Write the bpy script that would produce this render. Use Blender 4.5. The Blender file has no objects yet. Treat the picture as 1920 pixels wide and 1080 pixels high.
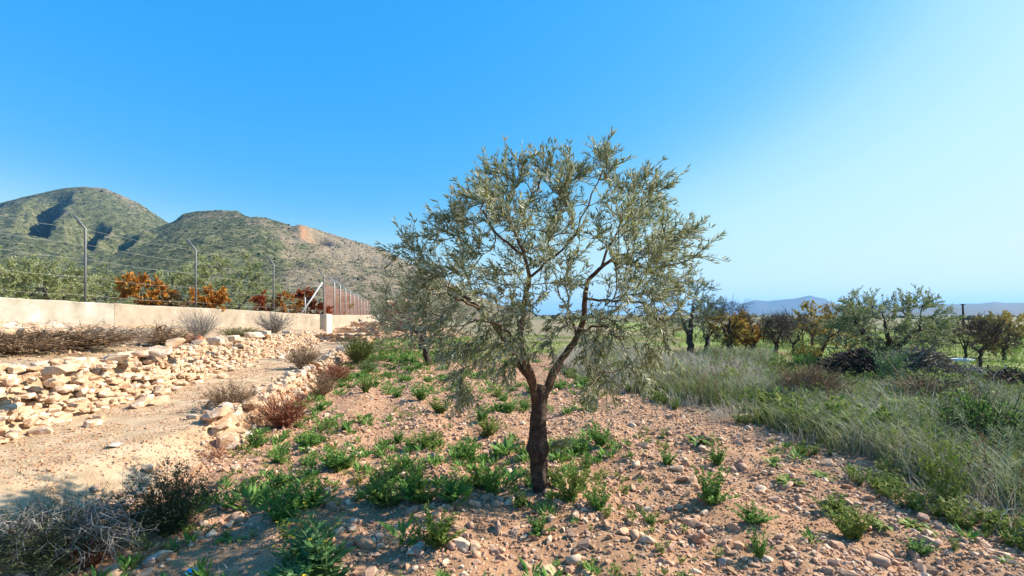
import bpy, bmesh, math, random
import numpy as np
from mathutils import Vector, Matrix

R = math.radians
SC = bpy.context.scene
COL = SC.collection

# ------------------------------------------------------------------ camera, sky, sun, exposure
F = 880.0            # focal length in pixels of the 1920 px wide photograph
HZ = 590.0           # horizon line in the photograph
CAMZ = 1.6
cam = bpy.data.cameras.new('camera')
cam.sensor_width = 36.0
cam.lens = 36.0 * F / 1920.0
cam.shift_y = (HZ - 540.0) / 1920.0
cam.clip_start = 0.05
cam.clip_end = 30000.0
camo = bpy.data.objects.new('camera', cam)
camo.location = (0, 0, CAMZ)
camo.rotation_euler = (R(90), 0, 0)
COL.objects.link(camo)
SC.camera = camo

SUN_AZ = 76.0        # degrees to the right of the view direction
SUN_EL = 37.0
world = bpy.data.worlds.new('World')
SC.world = world
world.use_nodes = True
wn, wl = world.node_tree.nodes, world.node_tree.links
wn.clear()
sky = wn.new('ShaderNodeTexSky')
sky.sky_type = 'NISHITA'
sky.sun_disc = False
sky.sun_elevation = R(SUN_EL)
sky.sun_rotation = R(SUN_AZ)
sky.altitude = 600
sky.air_density = 1.0
sky.dust_density = 1.0
sky.ozone_density = 1.0
EXPO = 1.2
# the photograph's saturated rendering of the clear sky: the brightness of the physical sky is kept,
# its colour runs from deep azure (dim sky) to pale cyan (bright sky near sun and horizon)
sepc = wn.new('ShaderNodeSeparateColor')
mrs = wn.new('ShaderNodeMapRange'); mrs.inputs[1].default_value = 0.0; mrs.inputs[2].default_value = 10.0
rmp = wn.new('ShaderNodeValToRGB'); els = rmp.color_ramp.elements
SKY = [(.15, (.025, .31, .86)), (.27, (.032, .40, 1.0)), (.40, (.09, .50, 1.0)), (.51, (.17, .59, 1.0)), (.62, (.42, .80, 1.0)), (.78, (.60, .93, 1.0)), (1.10, (.72, .98, 1.0)), (1.5, (.86, 1.0, 1.0))]
while len(els) < len(SKY): els.new(.5)
for e_, (v_, c_) in zip(els, SKY): e_.position = v_ / 1.5; e_.color = (*c_, 1)
rmp.color_ramp.interpolation = 'B_SPLINE'
gain = wn.new('ShaderNodeVectorMath'); gain.operation = 'SCALE'; gain.inputs['Scale'].default_value = 1.0 / (2 ** EXPO * .15)
bg = wn.new('ShaderNodeBackground')
bg.inputs['Strength'].default_value = 0.15
wo = wn.new('ShaderNodeOutputWorld')
wl.new(sky.outputs[0], sepc.inputs[0])
wl.new(sepc.outputs[1], mrs.inputs[0])
wl.new(mrs.outputs[0], rmp.inputs[0])
wl.new(rmp.outputs[0], gain.inputs[0])
wl.new(gain.outputs[0], bg.inputs['Color'])
wl.new(bg.outputs[0], wo.inputs['Surface'])

sl = bpy.data.lights.new('sun', 'SUN')
sl.energy = 4.9
sl.angle = R(0.5)
sl.color = (1.0, 0.92, 0.80)
so = bpy.data.objects.new('sun', sl)
sd = Vector((math.sin(R(SUN_AZ)) * math.cos(R(SUN_EL)), math.cos(R(SUN_AZ)) * math.cos(R(SUN_EL)), math.sin(R(SUN_EL))))
so.rotation_euler = sd.to_track_quat('Z', 'Y').to_euler()
so.location = (30, 8, 30)
COL.objects.link(so)

SC.view_settings.view_transform = 'Standard'
SC.view_settings.look = 'None'
SC.view_settings.gamma = 1.0
SC.view_settings.use_curve_mapping = False
SC.view_settings.exposure = EXPO
SC.cycles.max_bounces = 6
SC.cycles.transparent_max_bounces = 8

rng = np.random.default_rng(7)
random.seed(7)

# ------------------------------------------------------------------ helpers
def tag(o, label=None, cat=None, group=None, kind=None):
    if label: o['label'] = label
    if cat: o['category'] = cat
    if group: o['group'] = group
    if kind: o['kind'] = kind
    return o

def empty(name, loc, rz=0.0):
    o = bpy.data.objects.new(name, None)
    o.empty_display_size = 0.2
    o.location = loc
    o.rotation_euler = (0, 0, rz)
    COL.objects.link(o)
    return o

def link(name, me, parent=None, loc=None, rot=None, scale=None):
    o = bpy.data.objects.new(name, me)
    if loc is not None: o.location = loc
    if rot is not None: o.rotation_euler = rot
    if scale is not None: o.scale = scale
    if parent: o.parent = parent
    COL.objects.link(o)
    return o

def tri_mesh(name, V, Fc, mat=None, smooth=False):
    V = np.ascontiguousarray(V, dtype=np.float32); Fc = np.ascontiguousarray(Fc, dtype=np.int32)
    me = bpy.data.meshes.new(name)
    n, m = len(V), len(Fc)
    me.vertices.add(n); me.vertices.foreach_set('co', V.ravel())
    me.loops.add(m * 3); me.loops.foreach_set('vertex_index', Fc.ravel())
    me.polygons.add(m)
    me.polygons.foreach_set('loop_start', np.arange(0, m * 3, 3, dtype=np.int32))
    me.polygons.foreach_set('loop_total', np.full(m, 3, dtype=np.int32))
    me.polygons.foreach_set('use_smooth', np.full(m, bool(smooth)))
    if mat: me.materials.append(mat)
    me.update(calc_edges=True)
    return me

class MB:
    def __init__(self): self.V = []; self.F = []; self.n = 0
    def add(self, V, Fc):
        V = np.asarray(V, dtype=np.float64).reshape(-1, 3); Fc = np.asarray(Fc, dtype=np.int64).reshape(-1, 3)
        self.V.append(V); self.F.append(Fc + self.n); self.n += len(V)
        return self
    def inst(self, T, mats, locs):
        """copies of template T=(V,F): mats (k,3,3), locs (k,3)"""
        tv, tf = T
        k = len(mats)
        if k == 0: return self
        V = np.einsum('kij,nj->kni', np.asarray(mats), tv) + np.asarray(locs)[:, None, :]
        Fc = tf[None, :, :] + (np.arange(k) * len(tv))[:, None, None]
        return self.add(V.reshape(-1, 3), Fc.reshape(-1, 3))
    def arrays(self): return np.concatenate(self.V), np.concatenate(self.F)
    def mesh(self, name, mat=None, smooth=False):
        V, Fc = self.arrays()
        return tri_mesh(name, V, Fc, mat, smooth)
    def build(self, name, mat=None, parent=None, smooth=False, loc=None):
        return link(name, self.mesh(name, mat, smooth), parent, loc)

def box(cx, cy, cz, sx, sy, sz, rz=0.0):
    x, y, z = sx / 2, sy / 2, sz / 2
    V = np.array([[-x,-y,-z],[x,-y,-z],[x,y,-z],[-x,y,-z],[-x,-y,z],[x,-y,z],[x,y,z],[-x,y,z]], float)
    c, s = math.cos(rz), math.sin(rz)
    V = V @ np.array([[c, s, 0], [-s, c, 0], [0, 0, 1]]) + np.array([cx, cy, cz])
    Q = [[0,3,2,1],[4,5,6,7],[0,1,5,4],[1,2,6,5],[2,3,7,6],[3,0,4,7]]
    Fc = []
    for q in Q: Fc += [[q[0], q[1], q[2]], [q[0], q[2], q[3]]]
    return V, np.array(Fc)

def tube(P, rad, n=6, cap=True):
    P = np.asarray(P, float); k = len(P)
    rad = np.broadcast_to(np.asarray(rad, float), (k,))
    T = np.gradient(P, axis=0); T /= (np.linalg.norm(T, axis=1)[:, None] + 1e-9)
    ref = np.array([0.31, 0.17, 0.93]) if abs(T[0][2]) < .8 else np.array([0.95, 0.28, 0.05])
    A = np.cross(T, ref); A /= (np.linalg.norm(A, axis=1)[:, None] + 1e-9)
    B = np.cross(T, A)
    th = np.arange(n) * 2 * math.pi / n
    V = P[:, None, :] + rad[:, None, None] * (np.cos(th)[None, :, None] * A[:, None, :] + np.sin(th)[None, :, None] * B[:, None, :])
    V = V.reshape(-1, 3)
    i = np.arange(k - 1)[:, None] * n; j = np.arange(n)[None, :]; j2 = (j + 1) % n
    a, b, c, d = i + j, i + j2, i + n + j2, i + n + j
    Fc = np.concatenate([np.stack([a, b, c], -1).reshape(-1, 3), np.stack([a, c, d], -1).reshape(-1, 3)])
    if cap and n > 3:
        V = np.vstack([V, P[0], P[-1]])
        m = k * n
        e = []
        for q in range(n):
            e.append([m, (q + 1) % n, q]); e.append([m + 1, (k - 1) * n + q, (k - 1) * n + (q + 1) % n])
        Fc = np.vstack([Fc, np.array(e)])
    return V, Fc

def rot_from_z(D, spin):
    """matrices taking +Z to directions D (k,3) with spin about it"""
    D = D / (np.linalg.norm(D, axis=1)[:, None] + 1e-9)
    ref = np.where(np.abs(D[:, 2:3]) < .9, np.array([[0, 0, 1.0]]), np.array([[1.0, 0, 0]]))
    A = np.cross(ref, D); A /= (np.linalg.norm(A, axis=1)[:, None] + 1e-9)
    B = np.cross(D, A)
    c, s = np.cos(spin)[:, None], np.sin(spin)[:, None]
    A2 = A * c + B * s; B2 = -A * s + B * c
    return np.stack([A2, B2, D], axis=2)

def rand_rot(k, g):
    q = g.normal(size=(k, 4)); q /= np.linalg.norm(q, axis=1)[:, None]
    w, x, y, z = q.T
    return np.stack([np.stack([1-2*(y*y+z*z), 2*(x*y-z*w), 2*(x*z+y*w)], -1),
                     np.stack([2*(x*y+z*w), 1-2*(x*x+z*z), 2*(y*z-x*w)], -1),
                     np.stack([2*(x*z-y*w), 2*(y*z+x*w), 1-2*(x*x+y*y)], -1)], 1)

def hash2(ix, iy, seed):
    h = (ix.astype(np.int64) * 374761393 + iy.astype(np.int64) * 668265263 + seed * 974634777) & 0x7fffffff
    h = ((h ^ (h >> 13)) * 1274126177) & 0x7fffffff
    h = h ^ (h >> 16)
    return (h & 0xffff) / 65535.0

def vnoise(x, y, seed=0):
    x = np.asarray(x, float); y = np.asarray(y, float)
    ix, iy = np.floor(x), np.floor(y); fx, fy = x - ix, y - iy
    fx = fx * fx * (3 - 2 * fx); fy = fy * fy * (3 - 2 * fy)
    a = hash2(ix, iy, seed); b = hash2(ix + 1, iy, seed); c = hash2(ix, iy + 1, seed); d = hash2(ix + 1, iy + 1, seed)
    return (a * (1 - fx) + b * fx) * (1 - fy) + (c * (1 - fx) + d * fx) * fy

def fbm(x, y, octv=4, seed=0):
    v = 0.0; a = 0.5
    for o in range(octv):
        v = v + a * vnoise(np.asarray(x) * 2 ** o + o * 17.3, np.asarray(y) * 2 ** o + o * 9.1, seed + o); a *= .5
    return v            # about 0..0.94, mean .47

def sstep(a, b, x):
    t = np.clip((x - a) / (b - a), 0, 1)
    return t * t * (3 - 2 * t)

# ------------------------------------------------------------------ materials
def mat(name, cols, rough=.9, nscale=3.0, nmix=.5, bump=0.0, bscale=20.0, trans=0.0, back=None, spec=.2, detail=4, attr=None, voro=0.0, bdist=.02):
    """cols: list of colours; picked by a mix of a random number per piece and noise"""
    m = bpy.data.materials.new(name); m.use_nodes = True
    nt = m.node_tree; N, L = nt.nodes, nt.links; N.clear()
    out = N.new('ShaderNodeOutputMaterial'); b = N.new('ShaderNodeBsdfPrincipled')
    b.inputs['Roughness'].default_value = rough
    b.inputs['Specular IOR Level'].default_value = spec
    geo = N.new('ShaderNodeNewGeometry'); oi = N.new('ShaderNodeObjectInfo')
    ad = N.new('ShaderNodeMath'); ad.operation = 'ADD'
    L.new(geo.outputs['Random Per Island'], ad.inputs[0]); L.new(oi.outputs['Random'], ad.inputs[1])
    fr = N.new('ShaderNodeMath'); fr.operation = 'FRACT'; L.new(ad.outputs[0], fr.inputs[0])
    no = N.new('ShaderNodeTexNoise'); no.inputs['Scale'].default_value = nscale; no.inputs['Detail'].default_value = detail
    no.inputs['Roughness'].default_value = .6
    L.new(geo.outputs['Position'], no.inputs['Vector'])
    mr = N.new('ShaderNodeMapRange'); mr.inputs[1].default_value = .28; mr.inputs[2].default_value = .72
    L.new(no.outputs['Fac'], mr.inputs[0])
    mx = N.new('ShaderNodeMix'); mx.data_type = 'FLOAT'; mx.inputs[0].default_value = nmix
    L.new(fr.outputs[0], mx.inputs[2]); L.new(mr.outputs[0], mx.inputs[3])
    rp = N.new('ShaderNodeValToRGB'); el = rp.color_ramp.elements
    while len(el) < len(cols): el.new(.5)
    for i, c in enumerate(cols):
        el[i].position = i / max(1, len(cols) - 1); el[i].color = (*c, 1)
    L.new(mx.outputs[0], rp.inputs[0])
    col = rp.outputs[0]
    if attr:                                   # second surface chosen by a vertex attribute
        at = N.new('ShaderNodeAttribute'); at.attribute_name = attr['name']
        sp = N.new('ShaderNodeSeparateColor'); L.new(at.outputs['Color'], sp.inputs[0])
        for ch, cs in attr['cols'].items():
            n2 = N.new('ShaderNodeTexNoise'); n2.inputs['Scale'].default_value = attr.get('scale', 2.0); n2.inputs['Detail'].default_value = 6
            L.new(geo.outputs['Position'], n2.inputs['Vector'])
            r2 = N.new('ShaderNodeValToRGB'); e2 = r2.color_ramp.elements
            while len(e2) < len(cs): e2.new(.5)
            for i, c in enumerate(cs): e2[i].position = .3 + .4 * i / max(1, len(cs) - 1); e2[i].color = (*c, 1)
            L.new(n2.outputs['Fac'], r2.inputs[0])
            m2 = N.new('ShaderNodeMix'); m2.data_type = 'RGBA'
            L.new(sp.outputs[ch], m2.inputs[0]); L.new(col, m2.inputs[6]); L.new(r2.outputs[0], m2.inputs[7])
            col = m2.outputs[2]
    if back:
        m3 = N.new('ShaderNodeMix'); m3.data_type = 'RGBA'
        L.new(geo.outputs['Backfacing'], m3.inputs[0]); L.new(col, m3.inputs[6]); m3.inputs[7].default_value = (*back, 1)
        col = m3.outputs[2]
    L.new(col, b.inputs['Base Color'])
    if bump > 0:
        n4 = N.new('ShaderNodeTexNoise'); n4.inputs['Scale'].default_value = bscale; n4.inputs['Detail'].default_value = 8
        n4.inputs['Roughness'].default_value = .65
        L.new(geo.outputs['Position'], n4.inputs['Vector'])
        bp = N.new('ShaderNodeBump'); bp.inputs['Strength'].default_value = bump; bp.inputs['Distance'].default_value = bdist
        L.new(n4.outputs['Fac'], bp.inputs['Height']); L.new(bp.outputs[0], b.inputs['Normal'])
    if trans > 0:
        tr = N.new('ShaderNodeBsdfTranslucent'); L.new(col, tr.inputs['Color'])
        ms = N.new('ShaderNodeMixShader'); ms.inputs[0].default_value = trans
        L.new(b.outputs[0], ms.inputs[1]); L.new(tr.outputs[0], ms.inputs[2]); L.new(ms.outputs[0], out.inputs['Surface'])
    else:
        L.new(b.outputs[0], out.inputs['Surface'])
    return m

M = {}
soil_attr = {'name': 'zone', 'scale': 2.2, 'cols': {
    'Red': [(.08, .12, .02), (.17, .22, .045), (.26, .26, .09)],
    'Green': [(.11, .10, .05), (.20, .17, .095), (.30, .25, .16)],
    'Blue': [(.16, .14, .11), (.24, .20, .15), (.30, .25, .19)]}}
M['soil'] = mat('red_soil', [(.24, .125, .065), (.38, .215, .12), (.48, .30, .18)], nscale=5, nmix=1, bump=.8, bscale=45, attr=soil_attr, detail=8, bdist=.03)
M['path'] = mat('path_dirt', [(.32, .21, .115), (.47, .335, .205), (.55, .42, .28)], nscale=3, nmix=1, bump=.8, bscale=50, detail=8, attr=soil_attr, bdist=.03)
M['terrace'] = mat('terrace_dirt', [(.25, .15, .08), (.40, .27, .16), (.50, .36, .22)], nscale=2.5, nmix=1, bump=.8, bscale=40, detail=8, attr=soil_attr, bdist=.03)
M['plain'] = mat('plain_fields', [(.10, .085, .055), (.17, .13, .085), (.10, .12, .04), (.26, .20, .14), (.08, .075, .05)], nscale=.012, nmix=1, detail=8)
M['cobble'] = mat('cobble', [(.20, .105, .065), (.41, .22, .125), (.51, .31, .19), (.31, .20, .15), (.46, .27, .165), (.60, .46, .33), (.37, .21, .125)], nscale=25, nmix=.3, bump=.35, bscale=90, rough=.85, bdist=.01)
M['pebble'] = mat('pebble', [(.26, .135, .075), (.42, .235, .135), (.52, .32, .195), (.34, .19, .115), (.58, .42, .29)], nscale=25, nmix=.25, rough=.9)
M['lime'] = mat('limestone', [(.32, .18, .105), (.48, .30, .18), (.55, .395, .26), (.40, .235, .135), (.58, .48, .38), (.50, .33, .205), (.36, .305, .25)], nscale=8, nmix=.5, bump=.7, bscale=30, rough=.9, bdist=.02)
M['clod'] = mat('soil_clod', [(.24, .14, .075), (.38, .23, .135), (.45, .29, .18)], nscale=30, nmix=.5, bump=.6, bscale=120)
M['grey_stone'] = mat('grey_stone', [(.28, .24, .21), (.42, .36, .31), (.50, .45, .40)], nscale=10, nmix=.5, bump=.6, bscale=40)
M['olive_leaf'] = mat('olive_leaf', [(.08, .105, .032), (.14, .16, .05), (.21, .215, .07), (.31, .275, .095)], nscale=1.5, nmix=.25, rough=.45, trans=.36, back=(.36, .38, .26), spec=.45)
M['olive_far'] = mat('olive_far_leaf', [(.06, .085, .04), (.11, .14, .07), (.17, .20, .11)], nscale=1.0, nmix=.3, rough=.55, trans=.2, back=(.24, .27, .19))
M['olive_pale'] = mat('olive_pale_leaf', [(.11, .15, .04), (.20, .24, .075), (.28, .31, .12)], nscale=1.0, nmix=.3, rough=.6, trans=.25, back=(.26, .28, .17))
M['olive_yellowish'] = mat('olive_yellowish_leaf', [(.16, .20, .06), (.26, .30, .10), (.36, .38, .16)], nscale=1.0, nmix=.3, rough=.6, trans=.3, back=(.32, .34, .19))  # lighter yellow green leaf tone of the olives behind the fence
M['olive_row'] = mat('olive_row_leaf', [(.08, .10, .04), (.14, .155, .065), (.20, .21, .095)], nscale=1.0, nmix=.3, rough=.5, trans=.28, back=(.30, .31, .22))
M['bark'] = mat('olive_bark', [(.018, .012, .009), (.055, .036, .026), (.13, .095, .07)], nscale=22, nmix=.9, bump=1.0, bscale=35, detail=8, bdist=.03)
M['limb'] = mat('limb_bark', [(.05, .027, .016), (.11, .06, .035), (.19, .12, .08)], nscale=20, nmix=.9, bump=.7, bscale=45, bdist=.02)
M['twig'] = mat('twig_bark', [(.12, .085, .055), (.20, .16, .11), (.28, .24, .18)], nscale=4, nmix=.3)
M['dark_bark'] = mat('dark_bark', [(.03, .022, .016), (.07, .05, .038), (.12, .09, .07)], nscale=9, nmix=.8, bump=.8, bscale=30)
M['weed'] = mat('weed_leaf', [(.05, .12, .025), (.10, .21, .04), (.16, .29, .06), (.26, .36, .10)], nscale=2.0, nmix=.45, rough=.6, trans=.3, spec=.15)
M['weed_yellow'] = mat('weed_yellow_green', [(.08, .15, .02), (.15, .23, .035), (.24, .28, .05)], nscale=2.0, nmix=.3, rough=.55, trans=.3)
M['edge_leaf'] = mat('edge_leaf', [(.07, .13, .025), (.13, .20, .04), (.21, .26, .06), (.31, .31, .11)], nscale=1.5, nmix=.45, rough=.7, trans=.3, spec=.1)
M['mustard'] = mat('mustard_leaf', [(.07, .15, .04), (.11, .22, .07), (.18, .29, .11)], nscale=2, nmix=.3, rough=.5, trans=.35)
M['flower'] = mat('yellow_flower', [(.60, .45, .02), (.72, .58, .05)], trans=.3)
M['grass_green'] = mat('grass_green', [(.08, .13, .03), (.15, .20, .06), (.25, .27, .10), (.34, .32, .16)], nscale=.8, nmix=.45, trans=.25)
M['grass_grey'] = mat('grass_greygreen', [(.12, .16, .07), (.21, .25, .125), (.30, .325, .195), (.39, .39, .28)], nscale=.8, nmix=.4, trans=.2)
M['grass_dry'] = mat('grass_dry', [(.30, .255, .19), (.45, .39, .31), (.56, .50, .41), (.32, .30, .18)], nscale=.9, nmix=.4, trans=.2)
M['lawn'] = mat('lawn_blades', [(.11, .19, .03), (.19, .27, .05), (.28, .33, .09)], nscale=.3, nmix=.6, trans=.25)
M['dry_brown'] = mat('dry_brown', [(.13, .075, .04), (.22, .14, .08), (.30, .21, .13)], nscale=3, nmix=.3, trans=.1)
M['dry_red'] = mat('dry_red', [(.15, .05, .028), (.24, .085, .045), (.31, .14, .08)], nscale=3, nmix=.3, trans=.1)
M['dry_grey'] = mat('dry_grey', [(.18, .16, .14), (.28, .25, .22), (.38, .35, .31)], nscale=3, nmix=.3)
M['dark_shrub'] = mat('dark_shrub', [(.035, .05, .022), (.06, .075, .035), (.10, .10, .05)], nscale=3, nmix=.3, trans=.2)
M['broom'] = mat('broom_green', [(.09, .14, .03), (.16, .20, .05), (.25, .27, .08)], nscale=3, nmix=.3, trans=.2)
M['orange_leaf'] = mat('autumn_orange', [(.20, .06, .015), (.36, .13, .02), (.46, .22, .035), (.28, .10, .03)], nscale=2, nmix=.3, trans=.3)
M['red_leaf'] = mat('autumn_red', [(.16, .03, .015), (.28, .06, .02), (.36, .12, .03)], nscale=2, nmix=.3, trans=.3)
M['yellow_leaf'] = mat('autumn_yellow', [(.22, .15, .03), (.32, .23, .045), (.40, .31, .08), (.27, .15, .04)], nscale=2, nmix=.3, trans=.3)
M['brown_leaf'] = mat('almond_brown_leaf', [(.09, .065, .03), (.16, .11, .05), (.22, .15, .07)], nscale=2, nmix=.3, trans=.25)
M['ochre_leaf'] = mat('ochre_leaf', [(.14, .12, .035), (.24, .20, .06), (.32, .26, .09)], nscale=2, nmix=.3, trans=.3)
M['cement'] = mat('cement_render', [(.17, .145, .11), (.31, .275, .215), (.37, .34, .285), (.50, .475, .42)], nscale=1.6, nmix=1, bump=.4, bscale=14, detail=8)
M['plaster'] = mat('beige_plaster', [(.19, .15, .11), (.315, .255, .19), (.355, .29, .22), (.44, .375, .30)], nscale=2.2, nmix=1, bump=.5, bscale=12, detail=8)
M['pillar'] = mat('pale_pillar_render', [(.56, .46, .34), (.66, .57, .44)], nscale=3, nmix=1, bump=.4, bscale=14)
M['white'] = mat('white_paint', [(.70, .68, .64), (.78, .76, .72)], nscale=3, nmix=1)
M['steel'] = mat('galvanised_steel', [(.09, .095, .10), (.14, .145, .15)], nscale=8, nmix=1, rough=.5, spec=.5)
M['steel_pale'] = mat('pale_steel', [(.30, .30, .29), (.38, .38, .37)], nscale=8, nmix=1, rough=.5, spec=.5)
M['wire'] = mat('wire', [(.28, .27, .25), (.34, .33, .30)], rough=.5)
M['hut'] = mat('hut_plaster', [(.20, .115, .085), (.26, .155, .115), (.30, .19, .15)], nscale=1.5, nmix=1, bump=.3, bscale=10)
M['tile'] = mat('roof_tile', [(.40, .22, .14), (.52, .34, .23), (.60, .44, .33)], nscale=3, nmix=.3)
M['dome'] = mat('grey_shell', [(.10, .105, .11), (.14, .145, .15)], nscale=2, nmix=1)
M['terracotta'] = mat('broken_terracotta', [(.40, .15, .08), (.48, .20, .11)], nscale=8, nmix=.6, bump=.3)
M['blue_plastic'] = mat('blue_plastic', [(.02, .30, .60), (.03, .36, .66)], rough=.35, spec=.5)
M['wood_end'] = mat('cut_wood', [(.48, .25, .12), (.60, .36, .20)], nscale=12, nmix=1)

def hill_mat(name, veg, rock, orange=False):
    m = bpy.data.materials.new(name); m.use_nodes = True
    nt = m.node_tree; N, L = nt.nodes, nt.links; b = N['Principled BSDF']
    b.inputs['Roughness'].default_value = .95; b.inputs['Specular IOR Level'].default_value = .1
    geo = N.new('ShaderNodeNewGeometry')
    at = N.new('ShaderNodeAttribute'); at.attribute_name = 'zone'
    sp = N.new('ShaderNodeSeparateColor'); L.new(at.outputs['Color'], sp.inputs[0])
    def ramp(src, cols, p0=.3, p1=.7):
        r = N.new('ShaderNodeValToRGB'); e = r.color_ramp.elements
        while len(e) < len(cols): e.new(.5)
        for i, c in enumerate(cols): e[i].position = p0 + (p1 - p0) * i / (len(cols) - 1); e[i].color = (*c, 1)
        L.new(src, r.inputs[0]); return r.outputs[0]
    n1 = N.new('ShaderNodeTexNoise'); n1.inputs['Scale'].default_value = .16; n1.inputs['Detail'].default_value = 10; n1.inputs['Roughness'].default_value = .7
    L.new(geo.outputs['Position'], n1.inputs['Vector'])
    n2 = N.new('ShaderNodeTexNoise'); n2.inputs['Scale'].default_value = .3; n2.inputs['Detail'].default_value = 8; n2.inputs['Roughness'].default_value = .7
    L.new(geo.outputs['Position'], n2.inputs['Vector'])
    vegc = ramp(n1.outputs['Fac'], veg, .38, .62); rockc = ramp(n2.outputs['Fac'], rock, .35, .65)
    sl_ = N.new('ShaderNodeMath'); sl_.operation = 'ADD'; L.new(sp.outputs['Red'], sl_.inputs[0])
    n3 = N.new('ShaderNodeTexNoise'); n3.inputs['Scale'].default_value = .08; n3.inputs['Detail'].default_value = 8; n3.inputs['Roughness'].default_value = .75
    L.new(geo.outputs['Position'], n3.inputs['Vector'])
    L.new(n3.outputs['Fac'], sl_.inputs[1])
    fm = N.new('ShaderNodeMapRange'); fm.inputs[1].default_value = .62; fm.inputs[2].default_value = .95
    L.new(sl_.outputs[0], fm.inputs[0])
    mx = N.new('ShaderNodeMix'); mx.data_type = 'RGBA'
    L.new(fm.outputs[0], mx.inputs[0]); L.new(vegc, mx.inputs[6]); L.new(rockc, mx.inputs[7])
    mo = N.new('ShaderNodeMix'); mo.data_type = 'RGBA'
    L.new(sp.outputs['Green'], mo.inputs[0]); L.new(mx.outputs[2], mo.inputs[6]); mo.inputs[7].default_value = (.36, .16, .075, 1)
    L.new(mo.outputs[2], b.inputs['Base Color'])
    bp = N.new('ShaderNodeBump'); bp.inputs['Strength'].default_value = 1.0; bp.inputs['Distance'].default_value = 3.5
    L.new(n1.outputs['Fac'], bp.inputs['Height']); L.new(bp.outputs[0], b.inputs['Normal'])
    return m
M['hill'] = hill_mat('hill_scrubland', [(.028, .037, .017), (.07, .083, .036), (.122, .126, .058), (.20, .18, .10)], [(.12, .092, .06), (.235, .185, .12), (.34, .27, .19)])
M['hill_scrub'] = mat('hill_scrub', [(.045, .055, .028), (.075, .085, .042), (.11, .115, .06)], nscale=.02, nmix=.4)
M['mountain'] = mat('far_mountain', [(.04, .05, .05), (.07, .075, .065)], nscale=.004, nmix=1, detail=8)
M['slope'] = mat('far_slope', [(.03, .035, .025), (.075, .06, .05), (.045, .05, .03), (.14, .11, .085)], nscale=.012, nmix=1, detail=8)

def netting():
    m = bpy.data.materials.new('red_brown_netting'); m.use_nodes = True
    N, L = m.node_tree.nodes, m.node_tree.links; b = N['Principled BSDF']
    b.inputs['Base Color'].default_value = (.17, .075, .055, 1); b.inputs['Roughness'].default_value = .8
    tr = N.new('ShaderNodeBsdfTransparent'); ms = N.new('ShaderNodeMixShader'); ms.inputs[0].default_value = .62
    L.new(tr.outputs[0], ms.inputs[1]); L.new(b.outputs[0], ms.inputs[2]); L.new(ms.outputs[0], N['Material Output'].inputs['Surface'])
    return m
M['netting'] = netting()

# ------------------------------------------------------------------ terrain
def st(x, y): return .975 * x + .2215 * y, -.2215 * x + .975 * y
def xy(s, t): return .975 * s - .2215 * t, .2215 * s + .975 * t

def terr_plane(s, t):
    z = 1.016 + np.minimum(.092 * np.maximum(-s - 4.6, 0), .95) - .011 * t
    return np.maximum(z, .66)

def ground_z(x, y, fine=True):
    x = np.asarray(x, float); y = np.asarray(y, float)
    s, t = st(x, y)
    wob = (fbm(t * .6, s * .1, 3, 5) - .47) * .5
    z = (fbm(x * .5, y * .5, 4, 11) - .47) * .10
    z = z + .035 * np.sin(2 * math.pi * (s + .25 * wob) / 1.15) * sstep(-1.6, -1.0, s) * (1 - sstep(3.6, 4.4, s))
    z = z + .10 * np.exp(-(((x - .24) / .55) ** 2 + ((y - 4.05) / .5) ** 2))
    if fine:
        z = z + (fbm(x * 7, y * 7, 4, 23) - .47) * .05
    w = .25 + 1.1 * (1 - sstep(4.0, 7.0, t))
    z = z + .28 * sstep(0, 1, (-1.95 + wob * .6 - s) / w)
    z = z + .05 * sstep(4.4, 5.4, s)
    foot = -4.1 + wob * .6
    k = sstep(0, 1, (foot - s) / .55)
    z = z + (terr_plane(s, t) - .28) * k
    # dip below the plain at the outer borders
    e = sstep(44, 50, s) + sstep(-52, -58, s) * 0 + sstep(52, 60, -s) + sstep(104, 112, t)
    z = z - e * (np.abs(z) + .6)
    return z

def gz(x, y): return float(ground_z(np.array([x]), np.array([y]))[0])

def lines(segs):
    out = [segs[0][0]]
    for a, b, step in segs:
        n = max(1, int(round((b - a) / step)))
        out += list(a + (b - a) * np.arange(1, n + 1) / n)
    return np.array(out)

S = lines([(-60, -30, 2.0), (-30, -12, .5), (-12, -5.4, .12), (-5.4, -3.2, .06), (-3.2, 6, .038), (6, 10, .15), (10, 20, .5), (20, 50, 1.5)])
T = lines([(-6, 0, .5), (0, 2, .1), (2, 7.5, .036), (7.5, 13, .08), (13, 30, .25), (30, 60, 1.0), (60, 112, 2.5)])

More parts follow.
